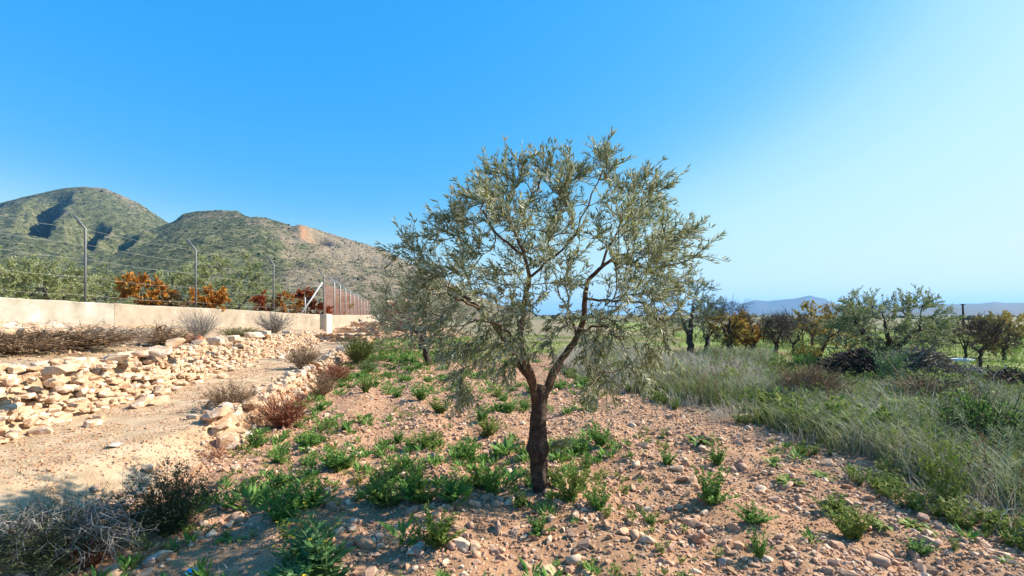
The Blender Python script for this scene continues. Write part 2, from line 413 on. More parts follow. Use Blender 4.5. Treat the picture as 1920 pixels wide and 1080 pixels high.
def sheet(name, i0, i1, m):
    ss = S[i0:i1 + 1]
    sg, tg = np.meshgrid(ss, T, indexing='ij')
    X, Y = xy(sg, tg)
    Z = ground_z(X, Y)
    V = np.stack([X, Y, Z], -1).reshape(-1, 3)
    a, b = len(ss), len(T)
    i = np.arange(a - 1)[:, None] * b; j = np.arange(b - 1)[None, :]
    q0, q1, q2, q3 = i + j, i + b + j, i + b + j + 1, i + j + 1
    Fc = np.concatenate([np.stack([q0, q1, q2], -1).reshape(-1, 3), np.stack([q0, q2, q3], -1).reshape(-1, 3)])
    me = tri_mesh(name, V, Fc, m, True)
    ca = me.color_attributes.new('zone', 'FLOAT_COLOR', 'POINT')
    n1 = fbm(X * .8, Y * .8, 4, 31) - .47; n2 = fbm(X * .25, Y * .25, 4, 37) - .47
    lawn = sstep(17, 22, tg + n2 * 14) * sstep(1.5, 4.5, sg + n1 * 4) * sstep(.0, .25, n2 + .22)
    lawn = lawn * (1 - .9 * sstep(26, 34, Y + n1 * 12))
    lawn = np.maximum(lawn, sstep(12.5, 14.5, Y + n1 * 3) * sstep(9.5, 12, X + n1 * 3))
    verge = sstep(4.7, 5.6, sg + n1 * 1.8) * (1 - lawn)
    gravel = (sstep(-3.0, -7.0, sg)) * sstep(.02, .25, n1 + .05) * .8
    c = np.stack([lawn, verge, gravel, np.ones_like(lawn)], -1).reshape(-1, 4).astype(np.float32)
    ca.data.foreach_set('color', c.ravel())
    return link(name, me)

i_path0 = int(np.argmin(np.abs(S + 4.4))); i_path1 = int(np.argmin(np.abs(S + 2.15)))
tag(sheet('terrace_ground', 0, i_path0, M['terrace']), 'stony upper terrace behind the dry stone wall', 'ground', kind='structure')
tag(sheet('dirt_path', i_path0, i_path1, M['path']), 'sunlit dirt path between the two stone walls', 'path', kind='structure')
tag(sheet('field_soil', i_path1, len(S) - 1, M['soil']), 'stony reddish field soil around the olive tree', 'ground', kind='structure')

# outer plain to the horizon
def plain():
    ax = lines([(-9000, -300, 300), (-300, 300, 12), (300, 9000, 300)])
    ay = lines([(-600, -60, 60), (-60, 400, 12), (400, 10000, 300)])
    X, Y = np.meshgrid(ax, ay, indexing='ij')
    Z = -.12 + (fbm(X * .02, Y * .02, 3, 3) - .6) * .2
    V = np.stack([X, Y, Z], -1).reshape(-1, 3); a, b = len(ax), len(ay)
    i = np.arange(a - 1)[:, None] * b; j = np.arange(b - 1)[None, :]
    q0, q1, q2, q3 = i + j, i + b + j, i + b + j + 1, i + j + 1
    Fc = np.concatenate([np.stack([q0, q1, q2], -1).reshape(-1, 3), np.stack([q0, q2, q3], -1).reshape(-1, 3)])
    return tag(link('plain', tri_mesh('plain', V, Fc, M['plain'], True)), 'wide valley plain reaching to the horizon', 'ground', kind='structure')
plain()

# ------------------------------------------------------------------ hills
HILL_SAMPLES = []
def hill(name, prof, Y0, Yc, label, feature, seed, dpx=4.0, rows=110, scrub=0, amp=1.0, m=None, pmin=None, pmax=None):
    px = np.arange(pmin if pmin is not None else prof[0][0], (pmax if pmax is not None else prof[-1][0]) + dpx, dpx)
    top = np.interp(px, [p[0] for p in prof], [p[1] for p in prof])
    H = (HZ - top) * Yc / F
    v = np.linspace(0, 1.0, rows); vb = np.linspace(1.04, 1.6, 16)
    v = np.concatenate([v, vb])
    PX, VV = np.meshgrid(px, v, indexing='ij')
    Hh = np.repeat(H[:, None], len(v), 1)
    YY = Y0 + (Yc - Y0) * VV
    XX = (PX - 960) / F * YY
    front = np.clip(VV, 0, 1)
    shp = .30 * front + .70 * front ** 1.35
    shp = np.where(VV > 1, np.clip(1 - ((VV - 1) / .6) ** 1.3, -.05, 1), shp)
    sc = (Yc / 700.0)
    n = fbm(XX / (60 * sc), YY / (90 * sc), 6, seed) - .47
    rid = 1 - np.abs(2 * fbm(XX / (75 * sc) + 3, YY / (150 * sc), 5, seed + 9) / .94 - 1)
    env = np.sin(np.clip(VV, 0, 1) * math.pi) ** .7
    Z = Hh * shp + amp * env * (n * 26 + (rid - .7) * 14) * sc
    fine = (fbm(XX / (9 * sc), YY / (9 * sc), 4, seed + 20) - .47) * 5.0 * sc * amp * np.clip(front * 3, 0, 1)
    Z = Z + fine * np.where(VV > .97, .35, 1)
    red, grn = np.zeros_like(Z), np.zeros_like(Z)
    if feature:
        dz, red, grn = feature(PX, VV, XX, YY)
        Z = Z + dz * sc
    Z = np.where(VV <= 0, -1.5, Z - 1.5)
    V = np.stack([XX, YY, Z], -1).reshape(-1, 3); a, b = PX.shape
    i = np.arange(a - 1)[:, None] * b; j = np.arange(b - 1)[None, :]
    q0, q1, q2, q3 = i + j, i + b + j, i + b + j + 1, i + j + 1
    Fc = np.concatenate([np.stack([q0, q1, q2], -1).reshape(-1, 3), np.stack([q0, q2, q3], -1).reshape(-1, 3)])
    me = tri_mesh(name, V, Fc, m or M['hill'], True)
    ca = me.color_attributes.new('zone', 'FLOAT_COLOR', 'POINT')
    ca.data.foreach_set('color', np.stack([red, grn, red * 0, red * 0 + 1], -1).reshape(-1).astype(np.float32))
    o = tag(link(name, me), label, 'hill', kind='structure')
    if scrub:
        g = np.random.default_rng(seed)
        u = g.integers(0, a - 1, scrub); w = (g.random(scrub) ** .8 * (rows - 2)).astype(int)
        keep = g.random(scrub) < np.clip(1.1 - red[u, w] * 1.3 - grn[u, w], .05, 1)
        u, w = u[keep], w[keep]
        fu, fw = g.random(len(u))[:, None], g.random(len(u))[:, None]
        G3 = np.stack([XX, YY, Z], -1)
        P = G3[u, w] * (1 - fu) * (1 - fw) + G3[u + 1, w] * fu * (1 - fw) + G3[u, w + 1] * (1 - fu) * fw + G3[u + 1, w + 1] * fu * fw
        HILL_SAMPLES.append((P, Yc))
    return o

def feat_big(PX, VV, XX, YY):
    # two steep rocky faces turned away from the sun, left of the spurs
    PX = PX.astype(float); dz = np.zeros_like(PX); red = np.zeros_like(PX)
    def spur(p0, v0, p1, v1, h, w, wr):
        L_ = math.hypot(p1 - p0, (v1 - v0) * 600)
        tt = ((PX - p0) * (p1 - p0) + (VV - v0) * 600 * (v1 - v0) * 600) / L_ ** 2
        cx = p0 + (p1 - p0) * tt
        d = PX - cx + (fbm(PX / 14, VV * 40, 3, 5) - .47) * w * 1.6
        ends = sstep(-.15, .1, tt) * (1 - sstep(.85, 1.15, tt))
        prof = np.where(d < 0, np.exp(-(d / w) ** 2), np.exp(-(d / wr) ** 2))
        carve = -h * np.where(d < 0, sstep(0, w * .8, -d) * (1 - sstep(w * 1.2, w * 6, -d)), 0) * ends
        return carve + .18 * h * prof * ends, ends * np.exp(-((d + w * .6) / (w * .9)) ** 2)
    for a in ((150, .90, 98, .52, 46, 15, 60), (30, .90, -60, .70, 34, 18, 70), (210, .58, 180, .42, 26, 12, 50), (272, .50, 236, .38, 14, 12, 50)):
        d, r = spur(*a); dz = dz + d; red = red + r * .5
    red += .35 * np.exp(-(((PX - 200) / 60) ** 2 + ((VV - .98) / .05) ** 2))
    red += .22 * np.exp(-(((PX - 255) / 30) ** 2 + ((VV - .9) / .14) ** 2))
    dz -= 30 * np.exp(-((PX - 160) / 90) ** 2) * (VV > 0) * np.sin(np.clip(VV, 0, 1) * math.pi) * .5
    return dz, np.clip(red, 0, 1), np.zeros_like(PX)

def feat_near(PX, VV, XX, YY):
    PX = PX.astype(float)
    n = fbm(PX / 26, VV * 14, 4, 77) - .47
    cave = np.exp(-(((PX - 596) / 20) ** 2 + ((VV - .80) / .045) ** 2))
    orange = np.exp(-(((PX - 572 + n * 50) / 19) ** 2 + ((VV - .82 + n * .14) / .04) ** 2))
    dz = -34 * cave + 12 * np.exp(-(((PX - 570) / 30) ** 2 + ((VV - .84) / .06) ** 2))
    # dark cliff band just under the crest
    band = np.exp(-((VV - .965) / .02) ** 2) * sstep(320, 350, PX) * (1 - sstep(440, 470, PX))
    dz += 9 * np.exp(-((VV - .985) / .015) ** 2) * sstep(320, 350, PX) * (1 - sstep(440, 470, PX))
    red = .5 * np.exp(-(((PX - 600) / 80) ** 2 + ((VV - .8) / .12) ** 2)) + .40 * sstep(400, 640, PX + n * 260) + .3 * band + n * .4 * sstep(450, 520, PX)
    return dz, np.clip(red, 0, 1), np.clip(orange * 1.0 * (.5 + n * 3), 0, .75)

hill('hill', [(-700, 470), (-300, 430), (-80, 396), (0, 378), (40, 367), (80, 358), (120, 350), (160, 347), (195, 350), (230, 364), (262, 379), (290, 398), (318, 416), (360, 440), (450, 485), (560, 545)],
     160, 900, 'tall scrubby hill on the left with shaded rock faces', feat_big, 41, dpx=4, rows=130, scrub=24000)
hill('hill.001', [(-260, 560), (-60, 520), (100, 474), (210, 448), (270, 430), (318, 414), (340, 407), (370, 402), (410, 400), (445, 401), (490, 403), (520, 410), (548, 420), (590, 424), (620, 434), (660, 446), (700, 458), (732, 470), (790, 498), (860, 535), (930, 566), (1000, 584)],
     120, 620, 'nearer rounded hill with an orange rock scar', feat_near, 57, dpx=4, rows=130, scrub=24000, amp=.8)
hill('mountain', [(1280, 588), (1320, 580), (1350, 574), (1372, 564), (1390, 569), (1415, 562), (1440, 564), (1468, 561), (1492, 559), (1506, 556), (1519, 553), (1532, 557), (1546, 559), (1556, 566), (1574, 572), (1640, 570), (1700, 574), (1800, 582), (2000, 588)],
     3600, 4600, 'blue distant mountain range on the horizon', None, 63, dpx=5, rows=24, amp=.12, m=M['mountain'])
hill('slope', [(1560, 588), (1640, 578), (1700, 573), (1760, 570), (1800, 569), (1840, 568), (1866, 565), (1885, 567), (1950, 566), (2050, 560), (2300, 555), (2700, 570)],
     1500, 3000, 'low terraced slope rising beyond the plain', None, 71, dpx=8, rows=40, amp=.10, m=M['slope'])

def lump(g, n=9):
    bm = bmesh.new()
    for i in range(n):
        d = g.normal(size=3); d /= np.linalg.norm(d)
        bm.verts.new(Vector(d * (.8 + .3 * g.random())) * 1.0)
    bmesh.ops.convex_hull(bm, input=bm.verts)
    bmesh.ops.delete(bm, geom=[v for v in bm.verts if not v.link_faces], context='VERTS')
    bmesh.ops.triangulate(bm, faces=bm.faces)
    bm.verts.index_update()
    V = np.array([v.co[:] for v in bm.verts]); Fc = np.array([[v.index for v in f.verts] for f in bm.faces])
    bm.free()
    return V, Fc
g0 = np.random.default_rng(3)
sb = MB()
for P, Yc in HILL_SAMPLES:
    for q in range(4):
        Pq = P[q::4]; k = len(Pq)
        sz = (.55 + 1.2 * g0.random(k) ** 3) * np.where(g0.random(k) < .04, 2.0, 1.0) * (Pq[:, 1] / 700 * .7 + .3)
        Mx = rand_rot(k, g0) * sz[:, None, None]; Mx[:, 2, :] *= .75
        sb.inst(lump(g0, 8), Mx, Pq + np.array([0, 0, .3]))
tag(sb.build('hill_scrub', M['hill_scrub'], smooth=False), 'dark low scrub dotted over both hills', 'scrub', kind='stuff')

# far bushes and hedges of the plain
fb = MB(); k = 2600
yy = 70 + 1500 * g0.random(k) ** 2.2; ppx = 900 + 1400 * g0.random(k); xx = (ppx - 960) / F * yy
keep = fbm(xx * .012, yy * .012, 3, 8) > .47
xx, yy = xx[keep], yy[keep]
for q in range(4):
    X_, Y_ = xx[q::4], yy[q::4]; kk = len(X_)
    sz = .5 + 1.3 * g0.random(kk)
    Mx = rand_rot(kk, g0) * sz[:, None, None]; Mx[:, 2, :] *= .8
    fb.inst(lump(g0, 9), Mx, np.stack([X_, Y_, np.full(kk, .3)], 1))
tag(fb.build('distant_bushes', M['hill_scrub']), 'distant dark bushes scattered over the plain', 'bushes', kind='stuff')

# ------------------------------------------------------------------ stones
def rock(g, n=20, flat=.6, box_=.0, long_=1.0):
    bm = bmesh.new()
    for i in range(n):
        d = g.normal(size=3); d /= np.linalg.norm(d)
        if box_: d = np.sign(d) * np.abs(d) ** (1 - box_)
        d = d * (.9 + .18 * g.random()) * np.array([long_, .8, flat])
        bm.verts.new(Vector(d))
    bmesh.ops.convex_hull(bm, input=bm.verts)
    bmesh.ops.delete(bm, geom=[v for v in bm.verts if not v.link_faces], context='VERTS')
    bmesh.ops.triangulate(bm, faces=bm.faces)
    bm.verts.index_update()
    V = np.array([v.co[:] for v in bm.verts]); Fc = np.array([[v.index for v in f.verts] for f in bm.faces])
    bm.free()
    return V, Fc
gr = np.random.default_rng(21)
COB = [rock(gr, 12 + 3 * (i % 4), .5 + .35 * gr.random(), .1 + .35 * gr.random(), .95 + .35 * gr.random()) for i in range(14)]
ANG = [rock(gr, 22, .62 + .3 * gr.random(), .35, .95 + .25 * gr.random()) for _ in range(14)]
PEB = [rock(gr, 9, .65, .1, 1.1) for _ in range(6)]

def yawm(a):
    c, s = np.cos(a), np.sin(a); o = np.zeros_like(a)
    return np.stack([np.stack([c, -s, o], -1), np.stack([s, c, o], -1), np.stack([o, o, o + 1], -1)], 1)

def tiltm(k, g, amt):
    D = np.stack([g.normal(size=k) * amt, g.normal(size=k) * amt, np.ones(k)], 1)
    return rot_from_z(D, g.random(k) * 6.28)

def in_view(X, Y, Z, m=30):
    px = 960 + F * X / np.maximum(Y, .1); py = HZ - F * (Z - CAMZ) / np.maximum(Y, .1)
    return (px > -m) & (px < 1920 + m) & (py < 1080 + m) & (Y > .5), px, py

def scatter_field():
    g = np.random.default_rng(101)
    n = 52000
    s = -2.4 + 7.6 * g.random(n); t = 1.6 + 26 * g.random(n) ** 1.7
    X, Y = xy(s, t)
    dens = fbm(X * 1.1, Y * 1.1, 4, 51)
    keep = (dens + .10 * g.random(n) > .41) & ((s < 4.9) | (g.random(n) < .5))
    ok, px, py = in_view(X, Y, np.zeros(n), 60)
    keep &= ok
    X, Y, s, t = X[keep], Y[keep], s[keep], t[keep]; n = len(X)
    r = .006 + .0080 * g.lognormal(0, .75, n); r = np.clip(r, .007, .06)
    Z = ground_z(X, Y)
    return X, Y, Z, r, g
X, Y, Z, r, g = scatter_field()
pxs = r / Y
_, pxa, pya = in_view(X, Y, Z)
vis = (pxa > 15) & (pxa < 1905) & (pya < 1065)
order = np.argsort(-(pxs * vis))
top = order[:270]; rest = order[270:]
COBM = []
for i, T_ in enumerate(COB):
    COBM.append(tri_mesh('field_stone', T_[0], T_[1], M['cobble'], i % 3 == 0))
REFS = [(480, 838, 'the dense round weed by the low wall'), (632, 884, 'the broad weed near the red shrub'), (712, 944, 'the left of three dark weeds'), (778, 940, 'the tallest of three dark weeds'),
        (846, 942, 'the right of three dark weeds'), (818, 1030, 'the very dark bushy weed'), (922, 932, 'the tall narrow weed left of the trunk'), (884, 872, 'the upright weed beside the upright stone'),
        (1016, 940, 'the olive trunk'), (1070, 938, 'the thick weed right of the trunk'), (1122, 958, 'the pointed weed right of the trunk'), (1125, 838, 'the rounded weed between trunk and grass'), (1250, 874, 'the lone pointed weed'),
        (1332, 944, 'the largest weed on bare soil'), (1412, 982, 'the low weed beside the largest one'), (1600, 1012, 'the big spreading weed, lower right'), (1560, 962, 'the low weed behind the spreader'), (1655, 985, 'the yellow rosette near the spreader'),
        (1720, 1046, 'the leafy weed near the bottom right'), (1425, 1056, 'the thin upright weed, bottom right'), (528, 988, 'the dark weed left of the mustard'), (612, 1080, 'the flowering mustard plant'), (312, 1000, 'the dark wiry shrub'), (140, 1060, 'the dead branch heap'),
        (365, 1072, 'the blue plastic scrap'), (686, 1078, 'the largest brown stone'), (1008, 1006, 'the greyish weed before the trunk'), (1220, 990, 'the weed below the whitish stone'), (1210, 950, 'the pale whitish flat stone'), (1350, 1042, 'the whitish stone, bottom right'),
        (1775, 950, 'the reddish stalk at the grass edge'), (1840, 972, 'the grey stone at the right edge'), (1480, 908, 'the pale rosette by the grass edge'), (1100, 1062, 'the bottom rosette before the trunk'), (1285, 1080, 'the bottom rosette right of centre'), (1895, 1060, 'the bottom right corner rosette'), (432, 832, 'the big block of the low wall')]
RP = np.array([((a - 960) / F * 1.6 * F / (b - HZ), 1.6 * F / (b - HZ)) for a, b, c in REFS])
USED = {}
def stone_label(x, y, r_, what=None):
    d = np.hypot(RP[:, 0] - x, RP[:, 1] - y); k = int(np.argmin(d)); dx, dy = x - RP[k, 0], y - RP[k, 1]
    far = '' if d[k] < .35 else 'a step '
    side = ('right of' if dx > 0 else 'left of') if abs(dx) > abs(dy) else ('behind' if dy > 0 else 'in front of')
    size = what or ('small rounded stone' if r_ < .034 else ('middling rounded stone' if r_ < .042 else 'large rounded stone'))
    lb = f'{size} {far}{side} {REFS[k][2]}'
    return lb, 'stones around ' + REFS[k][2]
for i in top:
    sx = r[i] * (1 + .3 * g.random()); a = g.random() * 6.28
    o = link('field_stone', COBM[g.integers(len(COBM))], None, (X[i], Y[i], Z[i] + r[i] * .25), (g.normal() * .25, g.normal() * .25, a), (sx, r[i], r[i]))
    lb, gp = stone_label(X[i], Y[i], r[i]); tag(o, lb, 'stone', gp)
mb = MB()
for q, T_ in enumerate(COB[:10]):
    ii = rest[q::10]; k = len(ii)
    mb.inst(T_, tiltm(k, g, .3) * r[ii][:, None, None], np.stack([X[ii], Y[ii], Z[ii] + r[ii] * .15], 1))
tag(mb.build('field_pebbles', M['cobble'], smooth=False), 'thousands of smaller rounded stones covering the field', 'pebbles', kind='stuff')
# fine grit everywhere near: field, path, terrace
def grit(name, n, s0, s1, t0, t1, r0, m, label, seed, thr=.38, pw=1.6):
    g = np.random.default_rng(seed)
    s = s0 + (s1 - s0) * g.random(n); t = t0 + (t1 - t0) * g.random(n) ** pw
    X, Y = xy(s, t)
    ok, _, _ = in_view(X, Y, np.zeros(n), 60)
    ok &= fbm(X * 1.7, Y * 1.7, 3, seed) > thr
    X, Y = X[ok], Y[ok]; n = len(X)
    r = r0 * (.6 + g.lognormal(0, .5, n) * .5)
    Z = ground_z(X, Y); mb = MB()
    for q, T_ in enumerate(PEB):
        k = len(X[q::6]); mb.inst(T_, tiltm(k, g, .5) * r[q::6][:, None, None], np.stack([X[q::6], Y[q::6], Z[q::6] + r[q::6] * .2], 1))
    tag(mb.build(name, m), label, 'gravel', kind='stuff')
grit('field_gravel', 80000, -2.2, 5.2, 1.5, 18, .0075, M['pebble'], 'fine reddish gravel between the field stones', 201, thr=.33)
grit('field_clods', 9000, -2.2, 5.0, 1.5, 14, .017, M['clod'], 'crumbled clods of reddish soil', 204, thr=.42)
grit('path_gravel', 30000, -4.3, -1.9, 1.2, 26, .010, M['pebble'], 'small stones strewn over the dirt path', 202, thr=.36)
grit('terrace_gravel', 6000, -12, -4.6, 4, 28, .03, M['lime'], 'pale rubble strewn over the upper terrace', 203, thr=.46)

ANGM = [tri_mesh('stone', T_[0], T_[1], M['lime'], False) for T_ in ANG]

def rubble_wall(name, label, cat, spots, g, limit=280, stuff=True):
    """spots: list of (x,y,z,rx,ry,rz,yaw,tilt)"""
    root = empty(name, (spots[0][0], spots[0][1], gz(spots[0][0], spots[0][1])))
    tag(root, label, cat)
    base = np.array(root.location)
    spots = sorted(spots, key=lambda q: -(q[3] * q[5]) / (q[1] ** 2 + .1))
    for q in spots[:limit]:
        link('stone', ANGM[g.integers(len(ANGM))], root, np.array(q[:3]) - base, (q[7] * g.normal(), q[7] * g.normal(), q[6]), q[3:6])
    rest = spots[limit:]
    if rest and stuff:
        mb = MB()
        A = np.array(rest)
        for k_, T_ in enumerate(ANG):
            B = A[k_::len(ANG)]
            if len(B) == 0: continue
            Mx = yawm(B[:, 6]) @ tiltm(len(B), g, .2)
            Mx = yawm(B[:, 6] + g.normal(size=len(B)) * .2)
            D = tiltm(len(B), g, .15)
            Mx = Mx * B[:, None, 3:6]
            mb.inst(T_, Mx, B[:, :3] - base)
        o = mb.build('small_stones', M['lime'], root); o['kind'] = 'stuff'
    return root

def wall_spots(g, s_foot, s_top, t0, t1, ztop, rowh, w0, shrink=0.0, wobble=True, boulders=0, batter=.08):
    out = []
    t = t0
    while t < t1:
        sc = max(.45, 1 - shrink * (t - t0))
        H_ = ztop(t)
        rows = max(2, int(round(H_ / (rowh * sc))))
        for k in range(rows + 1):
            f = k / rows
            tt = t + g.normal() * .1
            wob = float((fbm(np.array([tt * .6]), np.array([s_foot * .1]), 3, 5)[0] - .47) * .3)
            s = s_foot + (s_top - s_foot) * f + wob + g.normal() * .05 - .01
            x, y = xy(s, tt)
            z0 = .28 if s_foot < -3 else 0.0
            z = z0 + f * H_ + g.normal() * .02 - .02
            w = w0 * sc * (.55 + .75 * g.random()); h = rowh * sc * (.5 + .4 * g.random())
            out.append((x, y, z, w * .58, w * (.42 + .2 * g.random()), h * .95, math.atan2(.975, -.2215) + g.normal() * .25, batter))
        t += w0 * sc * (.62 + .2 * g.random())
    return out

gw = np.random.default_rng(300)
def ht(t): return float(max(.40, terr_plane(np.array([-4.6]), np.array([t]))[0] - .28) + .03)
sp_ = wall_spots(gw, -4.12, -4.60, 2.2, 30, ht, .095, .195, shrink=.016, batter=.35)
for k in range(60):     # spill at the foot and capping boulders
    t = 3 + 24 * gw.random(); s = -3.95 + .35 * gw.random() ** 2; x, y = xy(s, t)
    w = .05 + .08 * gw.random(); sp_.append((x, y, gz(x, y) + w * .3, w, w * .8, w * .6, gw.random() * 6, .2))
for (px, Yb, zt, w, h) in [(110, 5.3, 1.0, .33, .10), (330, 8.6, 1.08, .30, .17), (300, 8.3, .98, .27, .17), (265, 7.6, .98, .26, .08), (220, 7.0, .98, .2, .09), (372, 9.2, 1.08, .3, .1), (405, 10, 1.06, .3, .14),
                           (440, 11, 1.06, .3, .13), (478, 13, 1.05, .35, .14), (150, 5.9, 1.0, .25, .09), (500, 15.5, 1.0, .35, .15), (540, 18, .95, .35, .16), (268, 5.9 + .9, .36, .24, .12), (300, 7.0, .34, .2, .1)]:
    x = (px - 960) / F * Yb
    sp_.append((x, Yb, zt - .02, w * .72, w * .5, h * .8, gw.random() * 6, .12))
for k in range(750):
    t = 3 + 25 * gw.random() ** 1.3; f = gw.random(); s = -4.06 - .5 * f + gw.normal() * .04; x, y = xy(s, t)
    w = .025 + .05 * gw.random() ** 1.5; sp_.append((x, y, max(gz(x, y), .28 + f * ht(t) * .95) + w * .2, w, w * .8, w * .65, gw.random() * 6, .3))
rubble_wall('dry_stone_wall', 'long sunlit rubble wall of pale orange stones holding the upper terrace', 'stone wall', sp_, gw, 290)

# lower wall between path and field
def hl(t): return .34 + .05 * math.sin(t * 1.3)
sp2 = wall_spots(gw, -2.02, -2.22, 6.3, 24, hl, .11, .21, shrink=.012, batter=.25)
for (px, py, w, h) in [(432, 832, .20, .17), (420, 790, .2, .12), (452, 778, .15, .12), (470, 790, .14, .1), (400, 792, .16, .09), (486, 764, .15, .1), (512, 755, .14, .1), (604, 700, .22, .16), (640, 672, .3, .2), (590, 705, .2, .14)]:
    Yb = 1.6 * F / (py - HZ) * .96; x = (px - 960) / F * Yb
    sp2.append((x, Yb, gz(x, Yb) + h * .45, w * .75, w * .58, h * .85, gw.random() * 6, .15))
for k in range(110):
    t = 4.6 + 18 * gw.random(); s = -2.25 - .5 * gw.random() + .4 * (gw.random() < .25); x, y = xy(s, t)
    w = .03 + .05 * gw.random(); sp2.append((x, y, gz(x, y) + w * .3, w, w * .8, w * .6, gw.random() * 6, .2))
rubble_wall('low_stone_wall', 'low tumbled stone edging between the dirt path and the field', 'stone wall', sp2, gw, 270)

# stone heap under the concrete wall at far left
sp3 = []
for k in range(150):
    px = -60 + 200 * gw.random(); py = 604 + 34 * gw.random()
    Yb = 8.6 + 2.6 * (640 - py) / 36 + gw.normal() * .2; x = (px - 960) / F * Yb
    w = .09 + .13 * gw.random() ** 2
    sp3.append((x, Yb, gz(x, Yb) + w * .35 + .12 * gw.random(), w, w * .75, w * .6, gw.random() * 6, .2))
rubble_wall('stone_heap', 'heap of pale stones at the foot of the concrete wall, far left', 'stone heap', sp3, gw, 150)

# transverse stepped stone walls further along the path
for (t_, s0_, s1_, h_, lb) in [(24.5, -4.2, -2.0, .48, 'nearest short stone step wall closing the path below the white pillar'), (31.0, -4.2, -1.75, .62, 'middle short stone step wall across the end of the path'), (40.0, -4.3, -1.5, .85, 'farthest short stone step wall across the path before the hut')]:
    sp4 = []
    n_ = 13
    for i in range(n_):
        for k in range(4):
            s = s0_ + (s1_ - s0_) * (i + .5 * (k % 2)) / n_
            x, y = xy(s, t_ + gw.normal() * .05)
            hh = h_ / 4
            sp4.append((x, y, gz(x, y) * 0 + .28 - .05 + hh * (k + .4), .15, .17, hh * .75, gw.normal() * .15 + .2, .1))
    for k in range(6):
        x, y = xy(s1_ + .05, t_ - .05); sp4.append((x, y, h_ / 6 * (k + .5) + .0, .22, .2, h_ / 9, gw.normal() * .2, .06))
    rubble_wall('step_wall', lb, 'stone wall', sp4, gw, 70)

# single notable stones
def notable(px, py, w, h, label, m='cobble', name='field_stone', cat='stone', T_=None):
    Yb = 1.6 * F / (py - HZ); x = (px - 960) / F * Yb
    T_ = T_ or COB[gw.integers(len(COB))]
    me = tri_mesh(name, T_[0], T_[1], M[m], False)
    o = link(name, me, None, (x, Yb, gz(x, Yb) + h * .3), (gw.normal() * .15, gw.normal() * .15, gw.random() * 6), (w, w * .8, h))
    return tag(o, label, cat)
notable(686, 1078, .10, .075, 'largest brown stone at the bottom edge below the dark green weed')
notable(710, 998, .055, .04, 'tan stone in the shade between the mustard plant and the dark weed')
notable(1210, 950, .06, .03, 'pale whitish flat stone right of the olive trunk', 'grey_stone')
notable(1350, 1040, .055, .03, 'whitish stone at the bottom right of the bare soil', 'grey_stone')
notable(912, 845, .07, .07, 'upright pale stone beside a green weed left of the trunk')
notable(1840, 972, .075, .05, 'grey stone at the right edge against the tall grass', 'grey_stone')
notable(290, 1052, .07, .04, 'slanted pale stone in front of the dark shrub, lower left', 'grey_stone')
notable(215, 890, .09, .03, 'flat grey stone at the path edge behind the dry branches', 'grey_stone')
notable(1205, 592 + 60, .01, .01, 'tiny stone in the far grass') if False else None
# blue plastic scrap
bm_ = MB(); V, Fc = rock(np.random.default_rng(5), 12, .15, .3, 1.2); bm_.add(V * .045, Fc)
Yb = 1.6 * F / (1072 - HZ); o = bm_.build('plastic_scrap', M['blue_plastic'], None, False, ((365 - 960) / F * Yb, Yb, gz((365 - 960) / F * Yb, Yb) + .012)); o.rotation_euler = (.3, .1, .5)
tag(o, 'bright blue plastic scrap on the shaded stones at the bottom left', 'litter')
# terracotta shards on the terrace
for k, (px, py) in enumerate([(354, 628), (371, 632)]):
    Yb = 11.2; x = (px - 960) / F * Yb; V, Fc = ANG[k + 3]
    o = link('terracotta_shard', tri_mesh('terracotta_shard', V * np.array([.12, .1, .2]), Fc, M['terracotta']), None, (x, Yb, gz(x, Yb) + .08), (.3, .2, k * 2.0))
    tag(o, ['left pinkish terracotta shard below the grey bush on the terrace', 'right pinkish terracotta shard lying beside its neighbour on the terrace'][k], 'shard', 'terracotta shards')

# ------------------------------------------------------------------ concrete wall and fences
def wl_pt(px):
    Yb = 17.0 / (.23 - (px - 960) / F); return np.array([(px - 960) / F * Yb, Yb])
TOPS = [(-160, 2.25), (0, 2.07), (160, 2.0), (367, 1.876), (513, 1.73), (604, 1.6)]
def wl_top(px): return float(np.interp(px, [a for a, b in TOPS], [b for a, b in TOPS]))
B = wl_pt(608)

def wall_strip(pts, zt, zb, th, bulge, g, jag=.0):
    """wall along points with given tops and bottoms"""
    P = np.array(pts); n = len(P)
    d = np.gradient(P, axis=0); d /= np.linalg.norm(d, axis=1)[:, None]
    nr = np.stack([d[:, 1], -d[:, 0]], 1)
    zt = np.array(zt) + g.normal(size=n) * bulge; zb = np.array(zb)
    A = P + nr * th / 2; C = P - nr * th / 2
    V = []
    for i in range(n):
        V += [(A[i][0], A[i][1], zb[i]), (A[i][0] , A[i][1], zt[i] - .03), (A[i][0] - nr[i][0] * .03, A[i][1] - nr[i][1] * .03, zt[i]),
              (C[i][0] + nr[i][0] * .03, C[i][1] + nr[i][1] * .03, zt[i]), (C[i][0], C[i][1], zt[i] - .03), (C[i][0], C[i][1], zb[i])]
    Fc = []
    for i in range(n - 1):
        for k in range(5):
            a, b = i * 6 + k, i * 6 + k + 1; c, e = b + 6, a + 6
            Fc += [[a, b, c], [a, c, e]]
    for i in (0, n - 1):
        o = i * 6; Fc += [[o, o + 1, o + 2], [o, o + 2, o + 3], [o, o + 3, o + 4], [o, o + 4, o + 5]]
    return np.array(V), np.array(Fc)

